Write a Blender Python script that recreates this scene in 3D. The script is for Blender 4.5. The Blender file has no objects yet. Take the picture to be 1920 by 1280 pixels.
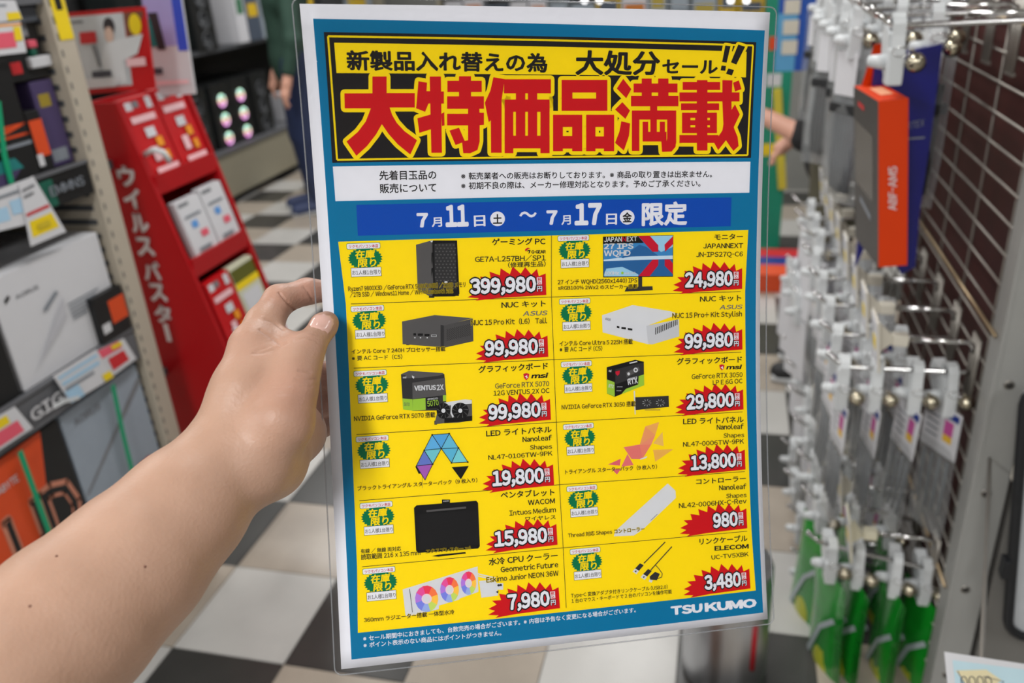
import bpy, bmesh, math, random
import numpy as np
from mathutils import Vector, Matrix
import openvdb
random.seed(7)
scene = bpy.context.scene
COL = scene.collection
CAMH = 1.5
FPX = 1558.0
# ---------------------------------------------------------------- camera (axes solved from the floor tiles' vanishing points)
_y = np.array([420., 752., -FPX]); _y /= np.linalg.norm(_y)
_u = np.array([-227., 3356., FPX]); _u /= np.linalg.norm(_u)
_u -= _y*_u.dot(_y); _u /= np.linalg.norm(_u)
_x = np.cross(_y, _u)
RW = np.array([_x, _y, _u])
cam_d = bpy.data.cameras.new('camera')
cam = bpy.data.objects.new('camera', cam_d); COL.objects.link(cam); scene.camera = cam
M4 = Matrix.Identity(4)
for i in range(3):
    for j in range(3): M4[i][j] = RW[i, j]
M4.translation = (0, 0, CAMH)
cam.matrix_world = M4
cam_d.sensor_fit = 'HORIZONTAL'; cam_d.sensor_width = 36; cam_d.lens = FPX/1920*36
cam_d.clip_start = .02; cam_d.clip_end = 60
cam_d.dof.use_dof = True; cam_d.dof.focus_distance = .545; cam_d.dof.aperture_fstop = 6.3
cam_d.dof.aperture_blades = 0
# ---------------------------------------------------------------- world, exposure, ceiling lamps
w = bpy.data.worlds.new('world'); scene.world = w; w.use_nodes = True
w.node_tree.nodes['Background'].inputs[0].default_value = (.93, .97, 1, 1)
w.node_tree.nodes['Background'].inputs[1].default_value = .3
vs = scene.view_settings
vs.view_transform = 'Standard'; vs.look = 'None'; vs.gamma = 1; vs.exposure = 0; vs.use_curve_mapping = False
def area(name, loc, sx, sy, power, rot=(0, 0, 0), col=(1, .995, .985)):
    l = bpy.data.lights.new(name, 'AREA'); l.shape = 'RECTANGLE'; l.size = sx; l.size_y = sy; l.energy = power; l.color = col
    o = bpy.data.objects.new(name, l); COL.objects.link(o); o.location = loc; o.rotation_euler = rot; return o
LAMPS = []
for lx in (-2.6, -.45, 1.5):
    for ly in (-1.3, 1.9, 4.4, 6.9):
        LAMPS.append((lx, ly)); area('ceiling_lamp_light', (lx, ly, 2.66), .22, 1.5, (54 if ly < 0 else 24)*(1.35 if lx < -2 else 1. if lx < 0 else .55))
def onX(px, py, X):
    r = RW@np.array([(px-960)/FPX, -(py-640)/FPX, -1.]); q = r*X/r[0]; return Vector((q[0], q[1], q[2]+CAMH))
def onY(px, py, Y):
    r = RW@np.array([(px-960)/FPX, -(py-640)/FPX, -1.]); q = r*Y/r[1]; return Vector((q[0], q[1], q[2]+CAMH))
def onZ(px, py, Z):
    r = RW@np.array([(px-960)/FPX, -(py-640)/FPX, -1.]); q = r*(Z-CAMH)/r[2]; return Vector((q[0], q[1], q[2]+CAMH))
def at(px, py, d):
    r = RW@np.array([(px-960)/FPX, -(py-640)/FPX, -1.])*d; return Vector((r[0], r[1], r[2]+CAMH))
# ---------------------------------------------------------------- helpers
def lin(c):
    return tuple(((x/255.)/12.92 if x/255. <= .04045 else ((x/255.+.055)/1.055)**2.4) for x in c)
MATS = {}
def mat(name, rgb, rough=.5, metal=0., var=.06, scale=30., bump=0., alpha=1., coat=0., emit=0., trans=0., spec=.5, bscale=None):
    if name in MATS: return MATS[name]
    m = bpy.data.materials.new(name); m.use_nodes = True; MATS[name] = m
    nt = m.node_tree; b = nt.nodes['Principled BSDF']; c = lin(rgb)
    b.inputs['Roughness'].default_value = rough; b.inputs['Metallic'].default_value = metal
    b.inputs['Specular IOR Level'].default_value = spec
    b.inputs['Coat Weight'].default_value = coat; b.inputs['Coat Roughness'].default_value = .12
    b.inputs['Alpha'].default_value = alpha; b.inputs['Transmission Weight'].default_value = trans
    b.inputs['Base Color'].default_value = (*c, 1)
    if var > 0 or bump > 0:
        tc = nt.nodes.new('ShaderNodeTexCoord'); n = nt.nodes.new('ShaderNodeTexNoise')
        n.inputs['Scale'].default_value = scale; n.inputs['Detail'].default_value = 4
        nt.links.new(tc.outputs['Object'], n.inputs['Vector'])
        mx = nt.nodes.new('ShaderNodeMix'); mx.data_type = 'RGBA'
        mx.inputs[6].default_value = (*[x*(1-var) for x in c], 1); mx.inputs[7].default_value = (*[min(1, x*(1+var)) for x in c], 1)
        nt.links.new(n.outputs['Fac'], mx.inputs[0]); nt.links.new(mx.outputs[2], b.inputs['Base Color'])
        if bump > 0:
            bp = nt.nodes.new('ShaderNodeBump'); bp.inputs['Strength'].default_value = bump; bp.inputs['Distance'].default_value = .002
            if bscale:
                n2 = nt.nodes.new('ShaderNodeTexNoise'); n2.inputs['Scale'].default_value = bscale; n2.inputs['Detail'].default_value = 3
                nt.links.new(tc.outputs['Object'], n2.inputs['Vector']); nt.links.new(n2.outputs['Fac'], bp.inputs['Height'])
            else: nt.links.new(n.outputs['Fac'], bp.inputs['Height'])
            nt.links.new(bp.outputs['Normal'], b.inputs['Normal'])
    if emit > 0:
        b.inputs['Emission Color'].default_value = (*c, 1); b.inputs['Emission Strength'].default_value = emit
    return m
class MB:
    """collects shapes, builds ONE mesh object"""
    def __init__(s): s.v = []; s.f = []; s.mi = []; s.m = []; s.sm = []
    def k(s, m):
        if m not in s.m: s.m.append(m)
        return s.m.index(m)
    def add(s, vs, fs, m, smooth=False):
        o = len(s.v); s.v += [tuple(p) for p in vs]; i = s.k(m)
        for f in fs: s.f.append(tuple(a+o for a in f)); s.mi.append(i); s.sm.append(smooth)
        return s
    def box(s, lo, hi, m, bev=0.):
        x0, y0, z0 = lo; x1, y1, z1 = hi
        c = Vector(((x0+x1)/2, (y0+y1)/2, (z0+z1)/2)); h = ((x1-x0)/2, (y1-y0)/2, (z1-z0)/2)
        return s.obox(c, (1, 0, 0), (0, 1, 0), (0, 0, 1), h, m, bev)
    def obox(s, c, ax, ay, az, h, m, bev=0.):
        c = Vector(c); ax = Vector(ax).normalized(); ay = Vector(ay).normalized(); az = Vector(az).normalized()
        hx, hy, hz = h
        b = min(bev, hx*.9, hy*.9, hz*.9)
        if b <= 0:
            vs = [c+ax*hx*i+ay*hy*j+az*hz*k for i in (-1, 1) for j in (-1, 1) for k in (-1, 1)]
            fs = [(0, 1, 3, 2), (4, 6, 7, 5), (0, 4, 5, 1), (2, 3, 7, 6), (0, 2, 6, 4), (1, 5, 7, 3)]
            return s.add(vs, fs, m)
        bm = bmesh.new(); bmesh.ops.create_cube(bm, size=2.)
        for v in bm.verts: v.co = Vector((v.co.x*hx, v.co.y*hy, v.co.z*hz))
        bmesh.ops.bevel(bm, geom=list(bm.edges), offset=b, segments=2, affect='EDGES', profile=.6)
        bm.verts.index_update()
        vs = [c+ax*v.co.x+ay*v.co.y+az*v.co.z for v in bm.verts]; fs = [[v.index for v in f.verts] for f in bm.faces]
        bm.free(); return s.add(vs, fs, m, False)
    def tube(s, pts, r, m, n=8, caps=True, closed=False):
        pts = [Vector(p) for p in pts]; rs = r if isinstance(r, (list, tuple)) else [r]*len(pts)
        N = len(pts); vs = []; fs = []; up = None
        for i, p in enumerate(pts):
            if closed: d = (pts[(i+1) % N]-pts[i-1])
            else: d = (pts[min(i+1, N-1)]-pts[max(i-1, 0)])
            d = d.normalized()
            if up is None:
                up = d.orthogonal().normalized()
            up = (up-d*up.dot(d))
            up = up.normalized() if up.length > 1e-6 else d.orthogonal().normalized()
            sd = d.cross(up)
            for j in range(n):
                a = 2*math.pi*j/n; vs.append(p+(up*math.cos(a)+sd*math.sin(a))*rs[i])
        for i in range(N if closed else N-1):
            for j in range(n):
                a = i*n; b = ((i+1) % N)*n
                fs.append((a+j, a+(j+1) % n, b+(j+1) % n, b+j))
        if caps and not closed:
            fs.append(tuple(range(n))[::-1]); fs.append(tuple((N-1)*n+j for j in range(n)))
        return s.add(vs, fs, m, True)
    def ball(s, c, r, m, nu=14, nv=9, ax=None):
        c = Vector(c); r = Vector((r, r, r)) if not hasattr(r, '__len__') else Vector(r); vs = []; fs = []
        for i in range(nv+1):
            t = math.pi*i/nv
            for j in range(nu):
                a = 2*math.pi*j/nu; vs.append(c+Vector((r.x*math.sin(t)*math.cos(a), r.y*math.sin(t)*math.sin(a), r.z*math.cos(t))))
        for i in range(nv):
            for j in range(nu): fs.append((i*nu+j, (i+1)*nu+j, (i+1)*nu+(j+1) % nu, i*nu+(j+1) % nu))
        return s.add(vs, fs, m, True)
    def quad(s, p, m): return s.add(p, [tuple(range(len(p)))], m)
    def strap(s, pts, wdir, wd, th, m):
        """flat ribbon of width wd (along wdir) and thickness th following pts"""
        pts = [Vector(p) for p in pts]; wv = Vector(wdir).normalized(); vs = []; fs = []
        for i, p in enumerate(pts):
            d = (pts[min(i+1, len(pts)-1)]-pts[max(i-1, 0)]).normalized(); nn = d.cross(wv).normalized()
            for a, b in ((-1, -1), (1, -1), (1, 1), (-1, 1)): vs.append(p+wv*wd/2*a+nn*th/2*b)
        for i in range(len(pts)-1):
            for j in range(4): fs.append((i*4+j, i*4+(j+1) % 4, i*4+4+(j+1) % 4, i*4+4+j))
        fs.append((3, 2, 1, 0)); k = (len(pts)-1)*4; fs.append((k, k+1, k+2, k+3))
        return s.add(vs, fs, m)
    def build(s, name, parent=None, origin=None, label=None):
        me = bpy.data.meshes.new(name); vs_ = s.v
        if origin is not None: ox, oy, oz = origin; vs_ = [(a-ox, b-oy, c-oz) for a, b, c in s.v]
        me.from_pydata(vs_, [], s.f)
        for m in s.m: me.materials.append(m)
        me.polygons.foreach_set('material_index', s.mi); me.polygons.foreach_set('use_smooth', s.sm); me.update()
        o = bpy.data.objects.new(name, me); COL.objects.link(o)
        if origin is not None: o.location = origin
        if parent is not None: o.parent = parent
        if label: o['label'] = label
        return o
def tag(o, label=None, cat=None, group=None, kind=None):
    if label: o['label'] = label
    if cat: o['category'] = cat
    if group: o['group'] = group
    if kind: o['kind'] = kind
    return o
def thing(name, label, cat, loc=(0, 0, 0), group=None, rot=(0, 0, 0)):
    o = bpy.data.objects.new(name, None); COL.objects.link(o); o.location = loc; o.rotation_euler = rot
    o.empty_display_size = .02; return tag(o, label, cat, group)
def copy_tree(o, parent=None):
    c = o.copy(); COL.objects.link(c)
    if parent is not None: c.parent = parent
    for ch in list(o.children): copy_tree(ch, c)
    return c
_txt = {}
def text_mesh(s, off=0., res=2):
    V, F = text_mesh0(s, res); k = (s, off, res)
    if k not in _txt: _txt[k] = bold(V, F, max(0, off*.9-.003))
    return _txt[k]
def glyph(c, res):
    key = (c, 'g', res)
    if key not in _txt:
        fw = chr(ord(c)+0xfee0) if 0x21 <= ord(c) <= 0x7e else c
        cu = bpy.data.curves.new('t', 'FONT'); cu.body = fw; cu.resolution_u = res
        o = bpy.data.objects.new('t', cu); COL.objects.link(o); bpy.context.view_layer.update()
        me = bpy.data.meshes.new_from_object(o.evaluated_get(bpy.context.evaluated_depsgraph_get()))
        V = np.array([v.co[:2] for v in me.vertices]).reshape(-1, 2); F = [tuple(p.vertices) for p in me.polygons]
        bpy.data.objects.remove(o); bpy.data.curves.remove(cu); bpy.data.meshes.remove(me)
        _txt[key] = (V, F)
    return _txt[key]
def text_mesh0(s, res=2):
    """vertices (n,2) and faces of a string in em units; latin letters are set proportionally from the wide forms"""
    key = (s, 'raw', res)
    if key in _txt: return _txt[key]
    x = 0.; VV = []; FF = []; n = 0
    for c in s.replace('‐', '-'):
        if c in ' \u3000': x += .26 if c == ' ' else 1.; continue
        V, F = glyph(c, res)
        if not len(V): x += .3; continue
        if c == '-': V = V*[.45, 1]
        if 0x21 <= ord(c) <= 0x7e: w_ = V[:, 0].max()-V[:, 0].min(); q = V-[V[:, 0].min()-.04, 0]; adv = w_+.085
        else: q = V; adv = 1.
        VV.append(q+[x, 0]); FF += [tuple(i+n for i in f) for f in F]; n += len(V); x += adv
    _txt[key] = (np.concatenate(VV), FF); return _txt[key]
def bold(V, F, w):
    """thicken a filled outline by w: a strip along every open edge"""
    if w <= 0: return V, F
    cnt = {}
    for f in F:
        for a, b in zip(f, f[1:]+f[:1]): cnt[(min(a, b), max(a, b))] = cnt.get((min(a, b), max(a, b)), 0)+1
    E = np.array([e for e, c in cnt.items() if c == 1]); A = V[E[:, 0]]; B = V[E[:, 1]]; d = B-A; L = np.maximum(np.hypot(d[:, 0], d[:, 1]), 1e-9)[:, None]; d = d/L
    t = np.stack([-d[:, 1], d[:, 0]], 1)*w; x = d*w
    n = len(V); m = len(E); P = np.concatenate([V, A-x*.55+t*.8, A+t, B+t, B+x*.55+t*.8, B+x*.55-t*.8, B-t, A-t, A-x*.55-t*.8])
    return P, F+[tuple(n+k*m+i for k in range(8)) for i in range(m)]
def text3d(mb, s, o, ex, ey, m, off=.02, lift=.0008):
    """string laid into the parallelogram with corner o, full width ex, height ey"""
    V, F = text_mesh(s, off); a = V.min(0); b = V.max(0); o = Vector(o); ex = Vector(ex); ey = Vector(ey); n = ex.cross(ey).normalized()*lift
    n0 = len(text_mesh0(s)[0])
    mb.add([o+ex*((x-a[0])/(b[0]-a[0]))+ey*((y-a[1])/(b[1]-a[1]))+n*(1 if i < n0 else .55) for i, (x, y) in enumerate(V)], F, m)
def sdf_mesh(name, prims, vox, k, mats, parent=None, matfn=None, smooth=True, colfn=None):
    """smooth union of tapered capsules (a, b, ra, rb[, k]) turned into one continuous mesh"""
    A = np.array([list(p[0])+list(p[1]) for p in prims]); R = np.array([max(p[2], p[3]) for p in prims])
    lo = np.minimum(A[:, :3], A[:, 3:]).min(0)-R.max()-4*vox; hi = np.maximum(A[:, :3], A[:, 3:]).max(0)+R.max()+4*vox
    n = np.ceil((hi-lo)/vox).astype(int)+1; D = np.full(n, 1., np.float32)
    for p in prims:
        a = np.array(p[0], float); b = np.array(p[1], float); ra, rb = p[2], p[3]; kk = p[4] if len(p) > 4 else k
        mg = max(ra, rb)+kk+4*vox
        i0 = np.maximum(((np.minimum(a, b)-mg-lo)/vox).astype(int), 0); i1 = np.minimum(((np.maximum(a, b)+mg-lo)/vox).astype(int)+2, n)
        X = (lo[0]+np.arange(i0[0], i1[0])*vox)[:, None, None].astype(np.float32); Y = (lo[1]+np.arange(i0[1], i1[1])*vox)[None, :, None].astype(np.float32); Z = (lo[2]+np.arange(i0[2], i1[2])*vox)[None, None, :].astype(np.float32)
        d = b-a; L = max(d.dot(d), 1e-12)
        t = np.clip(((X-a[0])*d[0]+(Y-a[1])*d[1]+(Z-a[2])*d[2])/L, 0, 1)
        dist = np.sqrt((X-a[0]-t*d[0])**2+(Y-a[1]-t*d[1])**2+(Z-a[2]-t*d[2])**2)-(ra+(rb-ra)*t)
        S = D[i0[0]:i1[0], i0[1]:i1[1], i0[2]:i1[2]]
        h = np.clip(.5+.5*(S-dist)/kk, 0, 1)
        D[i0[0]:i1[0], i0[1]:i1[1], i0[2]:i1[2]] = S*(1-h)+dist*h-kk*h*(1-h)
    band = 3*vox
    g = openvdb.FloatGrid(band); g.copyFromArray(np.clip(D, -band, band).astype(np.float32)); g.transform = openvdb.createLinearTransform(voxelSize=vox)
    P, Q = g.convertToQuads()
    P = P+lo
    Q = np.asarray(Q); a_, b_, c_ = P[Q[:, 0]], P[Q[:, 1]], P[Q[:, 2]]
    if (np.cross(b_-a_, c_-a_)*(a_-P.mean(0))).sum() < 0: Q = Q[:, ::-1]
    me = bpy.data.meshes.new(name); me.from_pydata(P.tolist(), [], Q.tolist())
    for m in mats: me.materials.append(m)
    me.polygons.foreach_set('use_smooth', [smooth]*len(me.polygons))
    if colfn is not None:
        at_ = me.color_attributes.new('tone', 'FLOAT_COLOR', 'POINT'); at_.data.foreach_set('color', colfn(P).astype(np.float32).ravel())
    me.update(); o = bpy.data.objects.new(name, me); COL.objects.link(o)
    if parent is not None: o.parent = parent
    return o
# shared materials
WHITE_PL = mat('white_plastic', (205, 208, 210), .35, var=.03)
CHROME = mat('chrome', (205, 205, 205), .12, 1., var=.02)
STEEL = mat('grey_steel_wire', (150, 145, 138), .38, .6, var=.1)
BLACK = mat('black_card', (22, 22, 23), .4)
WHITE = mat('white_card', (208, 208, 212), .5, var=.02)
GREYC = mat('grey_card', (120, 122, 126), .5)
RED = mat('red_card', (190, 8, 18), .4)
YEL = mat('yellow_card', (235, 205, 20), .5)
ORG = mat('orange_card', (225, 72, 8), .42)
BLUE = mat('blue_card', (25, 60, 190), .45)
LBLUE = mat('light_blue_card', (165, 200, 225), .5)
PINK = mat('pink_card', (225, 90, 110), .5)
GREEN = mat('green_strap', (15, 150, 105), .4)
# ================================================================ the setting
T = .305; TX0 = -.97; TY0 = 1.284
floor = MB(); grout = mat('floor_grout', (70, 68, 64), .8)
floor.box((-7.2, -3.2, -.05), (3.2, 10.2, -.003), grout)
fo = tag(floor.build('floor'), kind='structure', label='checkered vinyl tile floor of the shop aisle')
def tilemat(name, rgb, var, sc):
    m = mat(name, rgb, .28, var=var, scale=sc, bump=.08)
    nt = m.node_tree; tc = [n for n in nt.nodes if n.type == 'TEX_COORD'][0]
    oi = nt.nodes.new('ShaderNodeObjectInfo'); ad = nt.nodes.new('ShaderNodeVectorMath'); ad.operation = 'ADD'
    ml = nt.nodes.new('ShaderNodeVectorMath'); ml.operation = 'SCALE'; ml.inputs['Scale'].default_value = 7.3
    nt.links.new(oi.outputs['Random'], ml.inputs[0]); nt.links.new(tc.outputs['Object'], ad.inputs[0]); nt.links.new(ml.outputs[0], ad.inputs[1])
    for n in [n for n in nt.nodes if n.type == 'TEX_NOISE']: nt.links.new(ad.outputs[0], n.inputs['Vector'])
    return m
TM = [tilemat('dark_tile', (58, 57, 55), .3, 9), tilemat('white_tile', (184, 182, 178), .16, 7), tilemat('beige_tile', (164, 153, 140), .22, 8)]
tme = []
for i in range(3):
    b = MB(); g = .0012; b.box((g, g, -.003), (T-g, T-g, 0), TM[i], .0008)
    me_o = b.build('tile'); tme.append(me_o.data); bpy.data.objects.remove(me_o)
rest = MB()
camI = np.linalg.inv(RW)
cand = []
for i in range(-20, 13):
    for j in range(-14, 28):
        x = TX0+i*T; y = TY0+j*T; k = (2*i+j) % 3
        c = RW.T@np.array([x+T/2, y+T/2, -CAMH]); vis = False
        if c[2] < -.2:
            px = 960+FPX*c[0]/-c[2]; py = 640-FPX*c[1]/-c[2]; vis = -150 < px < 2070 and -90 < py < 1500 and x < .5
        cand.append((-c[2] if vis else 99, i, j, x, y, k, vis))
cand.sort(); nb = 0
for d, i, j, x, y, k, vis in cand:
    if vis and nb < 290:
        o = bpy.data.objects.new('floor_tile', tme[k]); COL.objects.link(o); o.location = (x, y, 0); o.parent = fo; nb += 1
    else: rest.box((x+.0012, y+.0012, -.003), (x+T-.0012, y+T-.0012, 0), TM[k])
tag(rest.build('far_floor_tiles', fo), kind='stuff')
wallm = mat('painted_wall', (168, 168, 164), .8, scale=5)
MB().box((-7.2, 10., 0), (3.2, 10.15, 2.75), wallm).build('wall_back')['kind'] = 'structure'
MB().box((-7.2, -3.2, 0), (-7.05, 10.15, 2.75), wallm).build('wall_left')['kind'] = 'structure'
MB().box((3.05, -3.2, 0), (3.2, 10.15, 2.75), wallm).build('wall_right')['kind'] = 'structure'
MB().box((-7.2, -3.2, 0), (3.2, -3.05, 2.75), wallm).build('wall_front')['kind'] = 'structure'
MB().box((-7.2, -3.2, 2.75), (3.2, 10.15, 2.85), mat('ceiling_board', (205, 205, 200), .85)).build('ceiling')['kind'] = 'structure'
for n, (lx, ly) in enumerate(LAMPS):
    t = thing('ceiling_light', 'white batten ceiling light, %s row, %s from the front wall' % (('left', 'middle', 'right')[n//4], ('first', 'second', 'third', 'fourth')[n % 4]), 'light', (lx, ly, 2.75), 'batten ceiling lights')
    MB().box((-.14, -.78, -.05), (.14, .78, 0), WHITE_PL, .01).build('housing', t)
    MB().box((-.11, -.75, -.062), (.11, .75, -.05), mat('lamp_diffuser', (250, 250, 245), .5, var=0, emit=1.2)).build('diffuser', t)
# ---------------------------------------------------------------- left gondola (near)
XL = -1.32
beige = mat('beige_upright', (182, 172, 156), .5, var=.04)
dgrey = mat('dark_shelf_steel', (72, 74, 78), .45)
dback = mat('black_shelf_back', (20, 20, 21), .7)
rail_m = mat('price_rail', (95, 96, 100), .4)
g1 = thing('shelf_gondola', 'dark steel shelving bay full of boxed computer parts beside the red stand', 'shelf', (XL, 1.0, 0))
def ch(mb, name, par, label=None):
    o = mb.build(name, par, label=label); o.matrix_parent_inverse = Matrix.Translation(-Vector(par.location)) if par.location.length else Matrix.Identity(4); return o
# children are modelled in world space, so undo the parent's offset
def zT(px, py, X=XL): return onX(px, py, X).z
zS1t = zT(152, 305); zS1b = zT(150, 372); zS2t = zT(256, 610); zS2b = zT(250, 682)
zS0t = onX(60, 8, XL).z
ch(MB().box((XL-.45, .1, .12), (XL-.43, 1.5, 2.), dback), 'back_panel', g1)
ch(MB().box((XL-.45, .1, 0), (XL-.02, 1.5, .1), dgrey), 'base', g1)
up = MB(); up.box((XL-.45, 1.505, 0), (XL+.0, 1.56, 2.05), beige, .003)
for k in range(60):
    zz = .12+k*.032; up.box((XL-.3, 1.503, zz), (XL-.022, 1.5052, zz+.012), dgrey)
    up.box((XL-.0005, 1.512, zz), (XL+.0006, 1.516, zz+.014), dgrey)
ch(up, 'upright', g1, 'beige slotted upright')
for z, zb in ((zS1t, zS1b), (zS2t, zS2b), (zS0t+.04, zS0t)):
    s = MB(); s.box((XL-.43, .1, zb+.0), (XL-.012, 1.5, z-.004), dgrey); s.box((XL-.012, .1, z-.004), (XL, 1.5, z+.002), rail_m)
    s.box((XL-.012, .1, zb), (XL-.004, 1.5, z-.004), BLACK if z == zS1t else rail_m)
    ch(s, 'shelf_board', g1)
def fbox(name, label, cat, pl, y0, y1, z0, z1, m, dx=.18, X=None, group=None, deco=None, bev=.0015, mesh=None):
    """a carton whose front faces the aisle (+X); deco draws on its front in u,v of 0..1 (u along +Y, v up)"""
    X = XL-.015 if X is None else X
    mb = MB(); mb.box((X-dx, y0, z0), (X, y1, z1), m, bev)
    k = [1]
    def rect(u0, v0, u1, v1, mm, sk=0., ra=0.):
        e = .0004*k[0]; k[0] += 1
        P = [(X+e, y0+(y1-y0)*(u+sk*v), z0+(z1-z0)*v) for u, v in ((u0, v0), (u1, v0), (u1, v1), (u0, v1))]
        P = [(X+e, y0+(y1-y0)*min(1, max(0, u+sk*(v-v0))), z0+(z1-z0)*v) for u, v in ((u0, v0), (u1, v0), (u1, v1), (u0, v1))]
        mb.quad(P, mm)
    def poly(uv, mm):
        e = .0004*k[0]; k[0] += 1
        mb.quad([(X+e, y0+(y1-y0)*u, z0+(z1-z0)*v) for u, v in uv], mm)
    def txt(s, u0, v0, u1, v1, mm, off=.03, rise=0.):
        e = .0004*k[0]; k[0] += 1
        text3d(mb, s, (X+e, y0+(y1-y0)*u0, z0+(z1-z0)*v0), (0, (y1-y0)*(u1-u0), (z1-z0)*rise), (0, 0, (z1-z0)*(v1-v0)), mm, off, .0003)
    if deco: deco(rect, poly, txt)
    o = mb.build(name, origin=(X-dx/2, (y0+y1)/2, z0)); return tag(o, label, cat, group)
def yz(px, py, X=XL): p = onX(px, py, X); return p.y, p.z
dorg = mat('deep_orange_print', (214, 74, 28), .45); wht_print = mat('off_white_print', (205, 205, 208), .45); gprint = mat('grey_print', (128, 134, 142), .45)
purple = mat('purple_print', (70, 58, 96), .45); tealp = mat('teal_print', (30, 120, 118), .45); dpl = mat('dark_plum_print', (52, 42, 50), .45)
slate = mat('slate_carton', (150, 160, 172), .45); pk_must = mat('mustard_print', (150, 130, 40), .5); redp = mat('red_print', (200, 40, 45), .45); dgreen = mat('dark_green_print', (20, 90, 72), .45)
# middle level (between the two price rails)
y, z = yz(235, 600); y0_, _ = yz(22, 640); yt, zt_ = yz(190, 436)
def d_white(rect, poly, txt):
    txt('AORUS', .16, .76, .36, .80, GREYC, .03, .0)
    poly([(.07, .76), (.12, .80), (.11, .83), (.07, .80)], BLACK)
    for k in range(5): rect(.55, .50-k*.035, .86-.04*k, .515-k*.035, gprint)
    poly([(.35, .55), (.5, .66), (.47, .68), (.33, .58)], gprint); poly([(.1, .1), (.5, .42), (.52, .6), (.2, .2)], mat('pale_grey_print', (188, 188, 194), .45))
fbox('component_carton', 'large white carton with small grey print, on the middle shelf', 'carton', g1, y0_+.005, 1.485, zS2t+.001, zt_, WHITE, .26, deco=d_white)
fbox('component_carton', 'black carton at the left edge of the middle shelf beside the white carton', 'carton', g1, .50, y0_-.006, zS2t+.001, zt_+.01, BLACK, .3,
     deco=lambda rect, poly, txt: (rect(.6, .1, .92, .3, dorg), rect(.1, .55, .6, .62, redp), rect(.62, .36, .9, .42, gprint)))
fbox('component_carton', 'small black and orange carton standing at the right end of the middle shelf', 'carton', g1, 1.40, 1.495, zS2t+.001, zS2t+.11, BLACK, .1, X=XL+.0,
     deco=lambda rect, poly, txt: (rect(.45, .3, 1, .8, dorg), rect(.08, .2, .35, .4, wht_print)))
# lower level
yA, zA = yz(150, 780); yB, zB = yz(130, 770)
zl0 = .28
lb = MB()
def d_ud(rect, poly, txt):
    poly([(0, .0), (.38, 0), (.8, 1), (0, 1)], dorg)
    txt('UD', .16, .3, .97, .72, mat('copper_print', (200, 130, 105), .35), .06); txt('UD', .2, .33, .93, .69, BLACK, .0)
    txt('GIGABYTE', .1, .84, .45, .88, wht_print, .02); rect(.35, .04, 1, .09, wht_print); rect(.45, .12, .95, .15, gprint)
ye, ze = yz(128, 800)
fbox('component_carton', 'orange and black carton with big UD letters under the lower price rail', 'carton', g1, yz(-60, 900)[0], ye-.008, zl0, zS2b-.012, BLACK, .3, deco=d_ud)
def d_slate(rect, poly, txt):
    poly([(.0, .42), (.05, .42), (1, .86), (1, .92)], GREYC); txt('AORUS', .12, .88, .45, .93, GREYC, .03); rect(.2, .12, .62, .16, wht_print)
    rect(.75, .0, 1, .12, BLACK); rect(.82, .05, .97, .13, dorg); rect(.68, .3, .85, .34, redp)
fbox('component_carton', 'slate grey carton with a diagonal stripe under the lower price rail', 'carton', g1, ye+.0, 1.49, zl0+.05, zS2b-.012, slate, .3, deco=d_slate)
sh = MB().box((XL-.43, .1, zl0-.03), (XL-.012, 1.5, zl0), dgrey); sh.box((XL-.43, ye, zl0), (XL-.02, 1.49, zl0+.049), dgrey); ch(sh, 'shelf_board', g1)
for pp, (a, b_) in {'green strap binding the slate grey carton': ((205, 700), (250, 905)), 'green strap binding the orange and black carton': ((35, 840), (95, 1005))}.items():
    A = onX(*a, XL+.001); B = onX(*b_, XL+.001); A.z = zS2b-.014
    Zb = zl0+.052 if 'slate' in pp else zl0+.002
    tag(MB().strap([A, A.lerp(B, .5), Vector((XL+.001, B.y, Zb))], (0, 1, .2), .012, .002, GREEN).build('packing_strap'), pp, 'strap')
# upper level
yC, zC = yz(85, 300)
def d_up(rect, poly, txt):
    txt('ORZ', .5, .36, 1.0, .47, dorg, .05); rect(.3, .28, 1., .31, gprint); poly([(.4, .0), (.9, .0), (.95, .12), (.6, .2)], purple); poly([(.75, .1), (.95, .1), (.93, .2), (.8, .22)], tealp)
    poly([(.3, .72), (.52, .74), (.5, .9), (.3, .9)], purple)
yq, zq = yz(95, 110)
fbox('component_carton', 'big black carton with orange lettering on the upper shelf', 'carton', g1, .62, yz(78, 290)[0], zS1t+.001, yz(40, 108)[1], BLACK, .3, deco=d_up)
tag(MB().strap([onX(-4, 190, XL-.01), onX(8, 290, XL-.01), onX(22, 344, XL-.01)], (0, 1, 0), .012, .002, GREEN).build('packing_strap'), 'green strap binding the big black carton with orange lettering', 'strap')
fbox('component_carton', 'small black carton with orange label on the upper shelf', 'carton', g1, yz(84, 290)[0], yz(112, 290)[0], zS1t+.001, zS1t+.12, BLACK, .15, X=XL-.02, deco=lambda r, p, t: (r(.1, .25, 1, .85, dorg), r(0, .1, .4, .3, wht_print)))
fbox('component_carton', 'small purple and yellow carton next to the beige upright', 'carton', g1, yz(114, 280)[0], 1.497, zS1t+.001, zS1t+.17, purple, .15, X=XL-.03, deco=lambda r, p, t: (r(.2, .7, .7, .85, pk_must), r(.1, .05, .8, .2, gprint)))
fbox('component_carton', 'dark grey carton stacked high on the upper shelf by the upright', 'carton', g1, 1.36, 1.497, zS1t+.175, zS1t+.32, BLACK, .15, X=XL-.03, deco=lambda r, p, t: (r(.1, .55, .8, .8, GREYC), r(.3, .1, .5, .25, redp)))
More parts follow.
